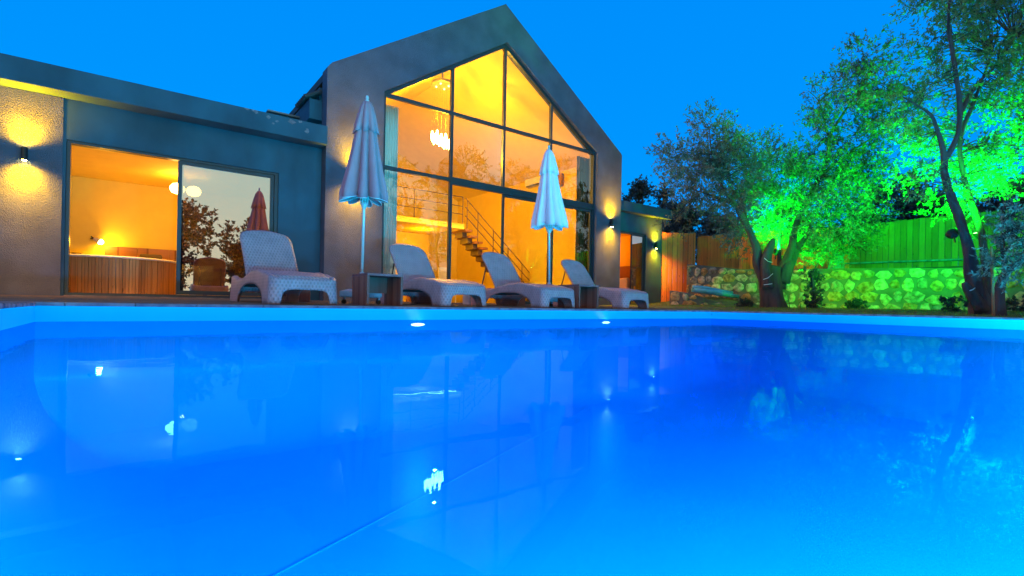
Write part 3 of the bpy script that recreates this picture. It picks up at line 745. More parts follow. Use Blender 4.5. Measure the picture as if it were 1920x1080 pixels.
MB().add([(1.2 + 0.38 * cos(a), 14.3 + 0.32 * sin(a), z_) for z_ in (0.5, 0.9) for a in [pi * k / 12 for k in range(13)]], [(k, k + 1, k + 14, k + 13) for k in range(12)]).build('backrest', m_white, fc, solid=0.04, smooth=True)
pl = empty('potted_plant', (-1.05, 14.6, 0.92)); tag(pl, 'dark leafy plant at the left end of the hot tub', 'plant')
MB().lathe([(0.07, 0), (0.09, 0.14)], (-1.0, 14.7, 0.912), 12).build('pot', m_dark, pl)
# guest room
bd = empty('guest_bed', (15.6, 13.9, FL)); tag(bd, 'bed with an orange-lit pillow seen through the right wing window', 'bed')
MB().box(14.7, 16.25, 13.2, 15.0, FL + .01, 0.70).build('mattress', m_white, bd, bevel=0.06)
MB().box(16.24, 16.29, 13.0, 15.1, 0.3, 1.75).build('headboard', m_plank, bd, bevel=0.01)
MB().prism_yz([(13.35, 0.72), (13.9, 0.72), (13.98, 1.22), (13.38, 1.26)], 15.95, 16.13).build('pillow', m_white, bd, bevel=0.05)
lamp('POINT', (15.2, 14.3, 2.6), 50, (1.0, 0.26, 0.002), bd, size=0.04, name='guest_room_light')

# ---- wall lamps: short cylinder throwing light up and down
GLOW = (1.0, 0.40, 0.0)
def wall_lamp(x, y, z, label, h=0.22, r=0.045, pw=900, spread=58):
    e_ = empty('wall_lamp', (x, y, z)); tag(e_, label, 'wall lamp', 'up-and-down wall lamps on the facade')
    yc = y - 0.085
    MB().box(x - 0.03, x + 0.03, y - 0.045, y - 0.001, z - 0.05, z + 0.05).build('bracket', m_black, e_)
    m = MB(); n = 20
    prof = [(r - 0.006, -h/2 + 0.03), (r - 0.006, -h/2), (r, -h/2), (r, h/2), (r - 0.006, h/2), (r - 0.006, h/2 - 0.03)]
    m.lathe(prof, (x, yc, z), n, caps=True); m.build('body', m_black, e_, smooth=False)
    MB().lathe([(r - 0.012, 0), (r - 0.012, -0.012)], (x, yc, z - h/2 + 0.004), 14).build('bulb', m_bulb, e_)
    MB().lathe([(r - 0.012, 0), (r - 0.012, 0.012)], (x, yc, z + h/2 - 0.012), 14).build('bulb', m_bulb, e_)
    for s_ in (1, -1):
        lamp('SPOT', (x, yc - 0.01, z + s_ * (h/2 + 0.01)), pw * 0.62, GLOW, e_, (x, yc + 0.16, z + s_ * 1.3), 0.03, 92, 1.0, name='wall_light')
        lamp('SPOT', (x, yc - 0.05, z + s_ * (h/2 + 0.012)), pw * 0.40, GLOW, e_, (x, yc + 0.05, z + s_ * 1.3), 0.03, 150, 1.0, name='wall_light')
wall_lamp(-1.52, WY - 0.014, 2.535, 'black wall lamp on the stucco pier left of the wooden hot tub room')
wall_lamp(4.16, GY, 3.05, 'wall lamp behind the closed taupe umbrella', pw=800)
wall_lamp(13.13, GY, 2.95, 'black wall lamp on the gable pier right of the tall glazing', h=0.26, r=0.055, pw=800)
wall_lamp(16.0, WY, 2.44, 'black wall lamp on the far right wing beside the wooden fence', pw=520)

# ================================================================= TERRACE FURNITURE
def make_lounger():
    root = empty('sun_lounger', (0, 0, 0))
    L = 2.20; Wd = 0.83; hw = Wd / 2
    # footprint path: rounded rectangle, foot end at y=0
    def zt(y):      # top of the side rail
        pts = [(0, .33), (.12, .37), (.35, .415), (.65, .455), (.95, .45), (1.25, .405), (1.5, .365), (1.72, .355), (1.92, .40), (2.08, .43), (2.2, .40)]
        for (a, za), (b, zb2) in zip(pts[:-1], pts[1:]):
            if y <= b:
                u = (y - a) / (b - a); u = u * u * (3 - 2 * u); return za + (zb2 - za) * u
        return pts[-1][1]
    def arch(u, h, p):  # 0..1 across the opening
        return h * (1 - abs(2 * u - 1) ** p) ** (1 / p)
    def zb_(x, y):
        # side faces: front leg 0-.42, opening .42-1.42, rear leg 1.42-1.75
        if abs(x) > hw - 0.03:
            if 0.30 < y < 1.66:
                u = (y - 0.30) / 1.36
                u2 = u ** 1.12
                return arch(u2, 0.285, 2.3)
            return 0
        # foot and head faces: opening between corner legs
        if abs(x) < hw - 0.13: return arch((x + hw - 0.13) / (2 * (hw - 0.13)), 0.185 if y < 0.5 else 0.2, 5.0)
        return 0
    rc = 0.10; path = []
    def corner(cx, cy, a0, n=7):
        for k in range(n + 1):
            a = a0 + (pi / 2) * k / n; path.append((cx + rc * cos(a), cy + rc * sin(a)))
    def line(x0, y0_, x1, y1_, n):
        for k in range(1, n): path.append((x0 + (x1 - x0) * k / n, y0_ + (y1_ - y0_) * k / n))
    corner(-hw + rc, rc, pi); line(-hw + rc, 0, hw - rc, 0, 34); corner(hw - rc, rc, 1.5 * pi); line(hw, rc, hw, L - rc, 70)
    corner(hw - rc, L - rc, 0); line(hw - rc, L, -hw + rc, L, 24); corner(-hw + rc, L - rc, pi / 2); line(-hw, L - rc, -hw, rc, 70)
    n = len(path); cxy = [(0.0, min(max(y, 0.30), L - 0.30)) for x, y in path]
    levels = [0, .2, .4, .6, .8, .93]
    rings = []
    for lv in levels:
        r = []
        for (x, y), c in zip(path, cxy):
            zb2 = zb_(x, y); z1 = zt(y) - 0.02; z = zb2 + (z1 - zb2) * lv / 0.93
            fl = 1 + 0.035 * (1 - z / 0.4) ** 2 if abs(x) > 0 else 1
            r.append((x * (1 + 0.05 * (1 - z / 0.42)), L/2 + (y - L/2) * (1 + 0.018 * (1 - z / 0.42)), z))
        rings.append(r)
    for ins, dz in [(0.008, -0.008), (0.025, 0.0), (0.055, -0.002), (0.062, -0.02)]:
        rings.append([(x + (c[0] - x) / max(1e-6, math.hypot(c[0]-x, c[1]-y)) * ins * (1 if abs(x) < hw - rc or y < rc or y > L - rc else 1), y + (c[1] - y) / max(1e-6, math.hypot(c[0]-x, c[1]-y)) * ins, zt(y) + dz) for (x, y), c in zip(path, cxy)])
    MB().ring_skin(rings, caps=False).build('frame', m_loung, root, local=True, smooth=True, solid=0.018)
    # seat
    st = MB(); nx, ny = 14, 26; vs = []
    for j in range(ny + 1):
        y = 0.055 + (1.50 - 0.055) * j / ny
        hwj = (hw - 0.058) if y > 0.12 else (hw - 0.058) - 0.05 * (1 - (y - 0.055) / 0.065) ** 2
        for i in range(nx + 1):
            x = -hwj + 2 * hwj * i / nx; vs.append((x, y, zt(y) - 0.012 + 0.006 * (1 - (x / hwj) ** 2)))
    st.add(vs, [(j*(nx+1)+i, j*(nx+1)+i+1, (j+1)*(nx+1)+i+1, (j+1)*(nx+1)+i) for j in range(ny) for i in range(nx)])
    st.build('seat', m_loung, root, local=True, smooth=True, solid=0.02)
    # backrest
    bk = MB(); vs = []; nx, ny = 16, 22; ang = RD(55); LB = 0.98; hb_ = 0.375
    for j in range(ny + 1):
        t_ = j / ny * LB
        hwj = hb_
        e2 = (LB - t_) / 0.22
        if e2 < 1: hwj = hb_ - 0.15 * (1 - math.sqrt(max(0, 1 - (1 - e2) ** 2)))
        for i in range(nx + 1):
            u = -1 + 2 * i / nx; x = u * hwj
            bow = 0.012 * (u * u) + 0.03 * (t_ / LB) ** 2 * -1 + 0.018 * sin(pi * t_ / LB); tq = t_ - 0.05 * u * u * (t_ / LB) ** 3
            edge = -0.012 if abs(u) == 1 or j == ny else 0
            y = 1.42 + tq * cos(ang) - (bow + edge) * sin(ang); z = 0.385 + tq * sin(ang) + (bow + edge) * cos(ang)
            vs.append((x, y, z))
    bk.add(vs, [(j*(nx+1)+i, j*(nx+1)+i+1, (j+1)*(nx+1)+i+1, (j+1)*(nx+1)+i) for j in range(ny) for i in range(nx)])
    b_ = bk.build('backrest', m_loung, root, local=True, smooth=True, solid=0.03)
    MB().tube([(-0.25, 1.86, 0.92), (-0.25, 2.06, 0.36)], 0.014, 8).tube([(0.25, 1.86, 0.92), (0.25, 2.06, 0.36)], 0.014, 8).tube([(-0.25, 2.06, 0.36), (0.25, 2.06, 0.36)], 0.014, 8).build('support_strut', m_dark, root, local=True)
    MB().box(-0.355, 0.355, 1.52, 2.12, 0.27, 0.295).build('tray', m_dark, root, local=True, bevel=0.008)
    return root
lounger = make_lounger()
spots = [(1.78, 6.76, 3.5, 'leftmost lounger, largest in view, in front of the left wing door'),
         (4.21, 6.76, 4.0, 'lounger right of the taupe umbrella, between the wooden cube table and its neighbour'),
         (6.22, 6.76, 3.5, 'lounger in front of the staircase, third from the left'),
         (8.43, 6.78, 2.0, 'rightmost lounger, nearest the right gable pier')]
for i, (x_, y_, a_, lb) in enumerate(spots):
    o = lounger if i == 0 else copy_tree(lounger)
    o.location = (x_, y_, 0.044); o.rotation_euler = (RD(-0.6), 0, RD(a_))
    tag(o, 'woven-look resin ' + lb, 'sun lounger', 'sun loungers along the pool edge')

def make_table():
    r = empty('side_table', (0, 0, 0)); w, d, h = 0.54, 0.60, 0.455; t_ = 0.035
    MB().box(-w/2, -w/2 + t_, 0, d, 0, h - t_ - .001).build('side_panel', m_table, r, local=True, bevel=0.003)
    MB().box(w/2 - t_, w/2, 0, d, 0, h - t_ - .001).build('side_panel', m_table, r, local=True, bevel=0.003)
    MB().box(-w/2, w/2, 0, d, h - t_, h).build('top', m_tablet, r, local=True, bevel=0.003)
    MB().box(-w/2 + t_ + .001, w/2 - t_ - .001, d - 0.10, d - 0.08, 0.18, h - t_ - .002).build('back_panel', m_table, r, local=True)
    return r
tbl = make_table(); tbl.location = (2.88, 6.80, 0.042); tag(tbl, 'dark wooden cube table open at the front, by the taupe umbrella', 'side table', 'wooden cube tables between the loungers')
t2 = copy_tree(tbl); t2.location = (7.05, 6.84, 0.042); tag(t2, 'dark wooden cube table tucked between the third and rightmost loungers', 'side table', 'wooden cube tables between the loungers')

def crate(x, y, label, w=0.30, d=0.3, h=0.26, m=m_table):
    r = empty('storage_box', (x, y, 0.058)); tag(r, label, 'box', 'small dark boxes under the loungers')
    MB().box(x - w/2, x + w/2, y, y + d, 0.060, 0.058 + h - 0.02).build('body', m, r, bevel=0.02)
    MB().box(x - w/2 - .01, x + w/2 + .01, y - .01, y + d + .01, 0.058 + h - 0.019, 0.058 + h).build('lid', m, r, bevel=0.006)
crate(2.39, 9.2, 'small dark box seen under the leftmost lounger', w=0.24)
crate(7.12, 9.2, 'wide dark box seen under the third lounger', w=0.50)
crate(5.97, 9.2, 'grey box seen under the second lounger', w=0.30, m=m_concrete)

def umbrella(x, y, z0, canopy_m, lean, label, seed, base_m):
    r = empty('patio_umbrella', (x, y, z0)); tag(r, label, 'umbrella', 'closed patio umbrellas on the deck')
    H = 3.18; up_ = lambda z: (x + lean * z, y, z0 + z)
    MB().tube([up_(0.22), up_(2.95)], 0.022, 14).build('pole', m_alu, r, smooth=True)
    MB().tube([up_(0.14), up_(0.48)], 0.034, 14).build('sleeve', m_alu, r, smooth=True)
    MB().tube([(x - 0.03 + lean * .4, y - .01, z0 + .42), (x - 0.075 + lean * .4, y - .01, z0 + .42)], 0.008, 8).tube([(x - 0.075 + lean * .4, y - .01, z0 + .42), (x - 0.10 + lean * .4, y - .01, z0 + .42)], 0.026, 10).build('locking_knob', m_black, r)
    # base: octagonal slab on castors
    MB().lathe([(0.31, 0.10), (0.33, 0.12), (0.33, 0.19), (0.20, 0.225), (0.05, 0.23)], (x, y, z0), 8).build('base', base_m, r)
    for k in range(4):
        a = pi/4 + k*pi/2 + 0.2; cx, cy = x + .26*cos(a), y + .26*sin(a)
        MB().tube([(cx, cy - 0.015, z0 + .036), (cx, cy + 0.015, z0 + .036)], 0.035, 12).build('castor', m_black, r)
        MB().box(cx - .012, cx + .012, cy - .03, cy + .03, z0 + .06, z0 + .10).build('castor_bracket', m_metal, r)
    rnd = random.Random(seed)
    n = 96; fold = 8; ph = rnd.uniform(0, 2*pi); wob = [rnd.uniform(-.35, .35) for _ in range(fold)]; amp = [rnd.uniform(.75, 1.2) for _ in range(fold)]
    def fr(k):
        a = 2*pi*k/n; j = int(a / (2*pi) * fold) % fold; u = (a / (2*pi) * fold) % 1.0
        return a, j, u
    def ringat(z, R, depth, scallop=0.0):
        ring = []
        for k in range(n):
            a, j, u = fr(k)
            w1 = abs(sin(pi * u)) ** 0.75
            rr = R * (1 - depth * (1 - w1) * amp[j]) * (1 + 0.10 * depth * sin(3*a + seed))
            aa = a + ph + wob[j] * sin(pi * u) * depth * 0.9 * (R / 0.36)
            zz = z - scallop * (w1 - 0.4) * amp[j] + 0.02 * scallop * sin(5 * a)
            ring.append((x + lean * z + rr * cos(aa), y + rr * sin(aa), z0 + zz))
        return ring
    prof = [(3.06, .03), (3.03, .07), (2.95, .10), (2.80, .125), (2.62, .16), (2.4, .20), (2.2, .24), (2.0, .285), (1.82, .33), (1.68, .365), (1.60, .37)]
    rings = [ringat(z, R * (0.93 if z > 2.62 else 1), 0.12 + 0.48 * min(1, (3.06 - z) / 1.0), 0.0 if i < len(prof) - 1 else 0.075) for i, (z, R) in enumerate(prof)]
    c_ = MB().ring_skin(rings, caps=False).build('canopy', canopy_m, r, smooth=True, solid=0.006)
    hem = rings[-1]
    MB().tube(hem + [hem[0]], 0.006, 5, caps=False).build('piping', m_piping, c_)
    capr = [ringat(z, R, 0.10 + 0.30 * min(1, (3.09 - z) / 0.5), 0.0 if i < 5 else 0.05) for i, (z, R) in enumerate([(3.09, .02), (3.08, .055), (3.0, .10), (2.88, .135), (2.74, .17), (2.62, .20)])]
    MB().ring_skin(capr, caps=False).build('vent_flap', canopy_m, c_, smooth=True, solid=0.005)
    MB().lathe([(0.03, 3.07), (0.032, 3.11), (0.02, 3.12), (0.026, 3.15), (0.018, 3.18), (0.005, 3.185)], (x + lean * 3.1, y, z0), 12).build('finial', m_alu, r, smooth=True)
    MB().tube([up_(1.46), up_(1.52), up_(1.56)], [0.035, 0.055, 0.03], 14).build('hub', m_alu, r)
    for k in range(8):
        a = 2*pi*k/8 + ph; p0 = Vector(up_(1.52)) + Vector((.05*cos(a), .05*sin(a), 0)); p1 = Vector(up_(2.1)) + Vector((.11*cos(a), .11*sin(a), 0))
        MB().tube([p0, p1], 0.009, 6).build('strut', m_alu, r)
    r.scale = (1.05, 1.05, 1.055)
umbrella(2.93, 7.88, 0.052, m_canopyA, 0.012, 'closed taupe umbrella with pale piping left of the gable glazing', 3, m_concrete)
umbrella(6.95, 7.88, 0.052, m_canopyB, -0.028, 'closed white umbrella in front of the right half of the gable glazing', 11, m_concrete)

# ================================================================= GARDEN
def stone_wall(name, path, zt, z0, thick, label, seed, inward, hue=0):
    """path: polyline of (x,y); zt: top heights; stones bulge towards `inward` side"""
    r = empty(name, (path[0][0], path[0][1], z0)); tag(r, label, 'wall')
    P = [Vector((a, b, 0)) for a, b in path]
    D = [0]
    for a, b in zip(P[:-1], P[1:]): D.append(D[-1] + (b - a).length)
    def pos(s):
        for k in range(len(P) - 1):
            if s <= D[k + 1] or k == len(P) - 2:
                u = (s - D[k]) / (D[k + 1] - D[k]); d = (P[k + 1] - P[k]).normalized(); nrm = Vector((-d.y, d.x, 0)) * inward
                return P[k].lerp(P[k + 1], u), nrm, zt[k] + (zt[k + 1] - zt[k]) * u
    m = MB(); k = int(D[-1] / 0.12) + 1; rings = []
    for i in range(k + 1):
        p, nn, z = pos(D[-1] * i / k); w = 0.012 * noise.noise(p * 3)
        rings.append([p + Vector((0, 0, z0)), p + Vector((0, 0, z + w)), p - nn * thick + Vector((0, 0, z + w)), p - nn * thick + Vector((0, 0, z0))])
    m.ring_skin(rings).build('mortar', m_mortar, r)
    rnd = random.Random(seed); st = MB(); cols_ = []
    zz = z0; row = 0
    zmax = max(zt)
    while zz < zmax - 0.05:
        hh = rnd.uniform(0.22, 0.34); s = rnd.uniform(-0.2, 0.0)
        while s < D[-1]:
            ww = rnd.uniform(0.22, 0.50); sc_ = s + ww / 2
            if 0.06 < sc_ < D[-1] - 0.06:
                p, nn, ztop = pos(sc_); tz = zz + hh / 2 + rnd.uniform(-.05, .05)
                hr_ = hh * rnd.uniform(.43, .56); wr_ = ww * rnd.uniform(.45, .54)
                wr_ = min(wr_, sc_ - 0.01, D[-1] - sc_ - 0.01)
                if tz + hr_ > ztop: hr_ = (ztop - (tz - hr_)) / 2 - 0.01; tz = ztop - hr_ - 0.015
                if hr_ > 0.04 and wr_ > 0.04:
                    nseg = rnd.choice((6, 7, 8, 9)); pw = rnd.uniform(.75, 1.15); rot = rnd.uniform(0, 6)
                    rad = [rnd.uniform(.78, 1.22) for _ in range(nseg)]
                    t_ = nn.cross(Vector((0, 0, 1))); rings = []
                    for rr, dd in ((1.0, -0.012), (0.93, 0.020), (0.7, 0.036), (0.35, 0.042)):
                        ring = []
                        for q in range(nseg):
                            a = 2*pi*q/nseg; ca, sa = cos(a), sin(a)
                            cx_ = abs(ca) ** pw * (1 if ca > 0 else -1); sx_ = abs(sa) ** pw * (1 if sa > 0 else -1)
                            ring.append(p + t_ * (cx_ * wr_ * rad[q] * rr) + Vector((0, 0, tz + sx_ * hr_ * rad[q] * rr)) + nn * (dd + 0.012 * rnd.uniform(-1, 1) * (rr < 1)))
                        rings.append(ring)
                    a0 = len(st.f); st.ring_skin(rings); c_ = rnd.choice([(.60, .44, .24), (.66, .36, .13), (.42, .36, .27), (.68, .54, .34), (.34, .31, .26), (.58, .29, .11), (.72, .58, .38), (.50, .36, .18)])
                    cols_ += [c_] * (len(st.f) - a0)
            s += ww + 0.012
        zz += hh; row += 1
    o = st.build('stones', m_stone, r, recalc=False)
    me = o.data; at_ = me.color_attributes.new('tone', 'FLOAT_COLOR', 'CORNER')
    li = 0; buf = np.ones((len(me.loops), 4), dtype=np.float32)
    for poly, c_ in zip(me.polygons, cols_): buf[poly.loop_start:poly.loop_start + poly.loop_total, :3] = c_
    at_.data.foreach_set('color', buf.ravel())
    return r
m_stone = bpy.data.materials.new('field_stone'); m_stone.use_nodes = True; t = m_stone.node_tree; b = t.nodes['Principled BSDF']; b.inputs['Roughness'].default_value = 0.9
ca_ = N(t, 'ShaderNodeVertexColor', layer_name='tone'); n_ = N(t, 'ShaderNodeTexNoise'); n_.inputs['Scale'].default_value = 9; n_.inputs['Detail'].default_value = 8; co = N(t, 'ShaderNodeTexCoord'); t.links.new(co.outputs['Object'], n_.inputs['Vector'])
r_ = N(t, 'ShaderNodeValToRGB'); r_.color_ramp.elements[0].position = .3; r_.color_ramp.elements[0].color = (.35, .30, .22, 1); r_.color_ramp.elements[1].position = .6; r_.color_ramp.elements[1].color = (1.15, 1.1, 1, 1)
t.links.new(n_.outputs['Fac'], r_.inputs[0]); ml = N(t, 'ShaderNodeMix', data_type='RGBA', blend_type='MULTIPLY'); ml.inputs['Factor'].default_value = 1
t.links.new(ca_.outputs[0], ml.inputs[6]); t.links.new(r_.outputs[0], ml.inputs[7]); t.links.new(ml.outputs[2], b.inputs['Base Color'])
bp = N(t, 'ShaderNodeBump'); bp.inputs['Strength'].default_value = 1.0; bp.inputs['Distance'].default_value = 0.04; t.links.new(n_.outputs['Fac'], bp.inputs['Height']); t.links.new(bp.outputs[0], b.inputs['Normal'])

stone_wall('retaining_wall', [(16.5, 11.0), (16.5, 8.9), (16.45, 5.5), (16.45, 2.9), (16.4, -3.0)], [1.72, 1.42, 1.30, 1.20, 1.16], 0.02, 0.9,
           'long fieldstone retaining wall behind the trees, green-lit in the middle', 12, -1)
stone_wall('stone_planter_wall', [(13.85, 9.85), (13.95, 9.35), (14.3, 8.95), (14.75, 8.72), (15.35, 8.6)], [0.62, 0.56, 0.42, 0.28, 0.14], 0.0, 0.40,
           'low curved stone edging at the foot of the fence', 5, -1)
# terrace behind the wall
tz_ = MB().box(17.36, 40, -30, 30, 0.0, 1.05); o = tz_.build('upper_terrace', m_lawn); tag(o, 'raised ground behind the stone wall', kind='structure')

# fence: individual boards in one panel per run, posts as parts
def fence(p0, p1, zt0, zt1, zb, label, m, seed=1, bw=0.14):
    r = empty('wooden_fence', (p0[0], p0[1], zb)); tag(r, label, 'fence', 'wooden board fence along the garden edge')
    a = Vector((*p0, 0)); b2 = Vector((*p1, 0)); d = (b2 - a); L = d.length; d.normalize(); n_ = Vector((-d.y, d.x, 0)); rnd = random.Random(seed)
    mb = MB(); s = 0
    while s < L - 0.02:
        w = min(bw - 0.006, L - s); z = zt0 + (zt1 - zt0) * (s / L) + rnd.uniform(-.012, .012); off = n_ * rnd.uniform(-.003, .003)
        q = [a + d * s + off, a + d * (s + w) + off, a + d * (s + w) + n_ * 0.022 + off, a + d * s + n_ * 0.022 + off]
        mb.ring_skin([[p + Vector((0, 0, zb)) for p in q], [p + Vector((0, 0, z)) for p in q]]); s += bw
    mb.build('boards', m, r)
    k = 0
    while k <= L:
        c = a + d * k - n_ * 0.06 if False else a + d * k + n_ * 0.07; z = zt0 + (zt1 - zt0) * (k / L)
        MB().box(c.x - .04, c.x + .04, c.y - .04, c.y + .04, zb, z - .05).build('post', m, r); k += 2.0
    return r
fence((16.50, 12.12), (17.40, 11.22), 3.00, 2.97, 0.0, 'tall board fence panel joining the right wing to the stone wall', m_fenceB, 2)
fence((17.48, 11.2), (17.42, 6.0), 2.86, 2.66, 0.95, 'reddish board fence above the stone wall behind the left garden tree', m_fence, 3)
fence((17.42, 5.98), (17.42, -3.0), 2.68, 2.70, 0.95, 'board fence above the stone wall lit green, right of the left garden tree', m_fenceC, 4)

# pipes along the wall top
pp = MB().tube([(17.3, 6.1, 1.52), (17.3, 4.5, 1.50), (17.3, 2.0, 1.46), (17.3, -1.0, 1.45)], 0.025, 8); o = pp.build('water_pipe', m_blue); tag(o, 'upper blue pipe running along the fence above the stone wall', 'pipe')
pp = MB().tube([(17.15, 4.4, 1.29), (17.12, 3.2, 1.27), (17.1, 1.8, 1.27)], 0.02, 8); o = pp.build('water_pipe', m_black); tag(o, 'lower dark hose lying on the stone wall top', 'hose')
# folded blue tarp standing on the wall
tp = MB(); rnd = random.Random(6); rings = []
for k in range(9):
    u = k / 8; zc = 1.27 + 0.52 * u
    rings.append([(16.72 + 0.10 * cos(a) * (1.1 - .4 * u) + 0.02 * rnd.uniform(-1, 1), 6.12 + (0.24 - .1 * u) * sin(a) * (1 + .15 * sin(3 * a + u * 4)) - 0.1 * u, zc + 0.03 * sin(2 * a)) for a in [2*pi*j/16 for j in range(16)]])
o = tp.ring_skin(rings).build('folded_tarp', m_blue, smooth=True); tag(o, 'crumpled blue plastic bundle standing on the stone wall', 'tarp')
# rolled pool cover on the mound
rc_ = empty('rolled_cover', (15.6, 9.6, 0.5)); tag(rc_, 'pale blue rolled pool cover lying on the grass mound', 'pool cover')
m_bluel = mat('pale_blue_foam', (0.10, 0.42, 0.60), 0.6, bump=0.4, bscale=12, var=0.2)
for k, (dy, dz, dx) in enumerate([(0, 0, 0), (0.13, 0.01, 0.08), (0.06, 0.10, 0.02), (-0.1, -0.01, 0.12)]):
    a = Vector((15.05 + dx, 9.75 + dy, 0.68 + dz)); b2 = Vector((16.15 + dx, 8.95 + dy, 0.50 + dz))
    MB().tube([a, a.lerp(b2, .33) + Vector((0, 0, .02)), a.lerp(b2, .66), b2], [0.065, 0.075, 0.07, 0.06], 12, rough=0.3).build('roll', m_bluel, rc_, smooth=True)

# ---------------------------------------------------------------- trees
LAMPS = [at(1456, 470, 13.85), at(1785, 438, 9.15), at(1836, 436, 9.75), at(1463, 556, 14.3)]
def leaves(clusters, ntw, leaf=(0.05, 0.014), per=22, twig=0.30, seed=0, up_=0.5, spread=1.0, gap=-0.16):
    """clusters: (x,y,z,r,weight). Returns quads (n,4,3): leaves set along many small twigs, and the twig roots"""
    rg = np.random.default_rng(seed)
    C = np.array([c[:3] for c in clusters]); R = np.array([c[3] for c in clusters]); Wt = np.array([c[4] * c[3] ** 2.2 for c in clusters])
    ci = rg.choice(len(C), ntw, p=Wt / Wt.sum())
    d = rg.normal(size=(ntw, 3)); d /= np.linalg.norm(d, axis=1)[:, None]
    rad = R[ci] * rg.uniform(0.25, 1.0, ntw) ** 0.55
    # clumpy: modulate by noise so that gaps open in the crown
    P = C[ci] + d * rad[:, None] * np.array([1, 1, 0.85])
    nz = np.array([noise.noise(Vector(p) * (1.1 / max(.3, float(np.mean(R))))) + 0.5 * noise.noise(Vector(p) * (3.2 / max(.3, float(np.mean(R)))) + Vector((7, 7, 7))) for p in P])
    k = nz > gap; P, d, ci = P[k], d[k], ci[k]; nt_ = len(P)
    td = d * spread + rg.normal(0, .45, (nt_, 3)) + np.array([0, 0, up_]); td /= np.linalg.norm(td, axis=1)[:, None]
    tl_ = twig * rg.uniform(.6, 1.35, nt_)
    s = rg.uniform(0, 1, (nt_, per)); base = P[:, None, :] + td[:, None, :] * (s * tl_[:, None])[..., None]
    droop = -0.10 * twig * (s ** 2); base[..., 2] += droop
    ld = td[:, None, :] * 0.7 + rg.normal(0, .75, (nt_, per, 3)); ld /= np.linalg.norm(ld, axis=2)[..., None]
    sd = np.cross(ld, rg.normal(size=(nt_, per, 3))); sd /= np.linalg.norm(sd, axis=2)[..., None]
    for Lp in LAMPS:
        dd = np.linalg.norm(P - np.array(Lp), axis=1); kk = dd > 0.8
        P, td, tl_, base, ld, sd = P[kk], td[kk], tl_[kk], base[kk], ld[kk], sd[kk]
    nt_ = len(P)
    ll = leaf[0] * rg.uniform(.7, 1.4, (nt_, per))[..., None]; lw_ = leaf[1] * rg.uniform(.7, 1.3, (nt_, per))[..., None]
    q = np.stack([base, base + ld * ll * .5 + sd * lw_, base + ld * ll, base + ld * ll * .5 - sd * lw_], axis=2).reshape(-1, 4, 3)
    return q, P, td, tl_

def tree(name, base, limbs, clusters, label, group=None, lm=None, ntw=2000, leaf=(0.05, 0.014), per=22, twig=0.3, seed=0, up_=0.5, twigs=400, cat='tree', trunk_n=12, gap=-0.16):
    r = empty(name, base); tag(r, label, cat, group)
    tm = MB()
    for pts, rad in limbs:
        # smooth the polyline
        pts = [Vector(p) for p in pts]; P2 = []; R2 = []
        for i in range(len(pts) - 1):
            a = pts[max(i - 1, 0)]; b2 = pts[i]; c = pts[i + 1]; d = pts[min(i + 2, len(pts) - 1)]
            for k in range(4):
                u = k / 4
                P2.append(0.5 * ((2 * b2) + (-a + c) * u + (2*a - 5*b2 + 4*c - d) * u * u + (-a + 3*b2 - 3*c + d) * u ** 3)); R2.append(rad[i] + (rad[i + 1] - rad[i]) * u)
        P2.append(pts[-1]); R2.append(rad[-1])
        tm.tube(P2, R2, trunk_n, rough=0.35)
    tm.build('trunk', m_bark, r, smooth=True)
    q, P, td, tl_ = leaves(clusters, ntw, leaf, per, twig, seed, up_, gap=gap)
    np_mesh('crown', q, 4, lm, r)
    # fine branches feeding the crown
    if twigs:
        bm_ = MB(); rg = random.Random(seed)
        ends = []
        for pts, rad in limbs:
            for pa, pb_ in zip(pts[len(pts)//3:-1], pts[len(pts)//3 + 1:]):
                ends += [Vector(pa).lerp(Vector(pb_), k_ / 4) for k_ in range(4)]
            ends.append(Vector(pts[-1]))
        for k in range(min(twigs, len(P))):
            i = rg.randrange(len(P)); p = Vector(P[i]); e_ = min(ends, key=lambda q_: (q_ - p).length)
            if (e_ - p).length > 1.3: continue
            mid = e_.lerp(p, .5) + Vector((rg.uniform(-.12, .12), rg.uniform(-.12, .12), rg.uniform(-.05, .2)))
            bm_.tube([e_, mid, p, p + Vector(td[i]) * float(tl_[i])], [0.012, 0.008, 0.005, 0.002], 4, caps=False)
        if bm_.v: bm_.build('branches', m_bark, r, recalc=False)
    return r

def cl(lst, Z, seed=0, dz=1.0):
    rg = random.Random(seed); out = []
    for c in lst:
        x_, y_, rp = c[:3]; w = c[3] if len(c) > 3 else 1; zz = Z + (c[4] if len(c) > 4 else rg.uniform(-dz, dz)); p = at(x_, y_, zz); out.append((p.x, p.y, p.z, rp * zz / F, w))
    return out

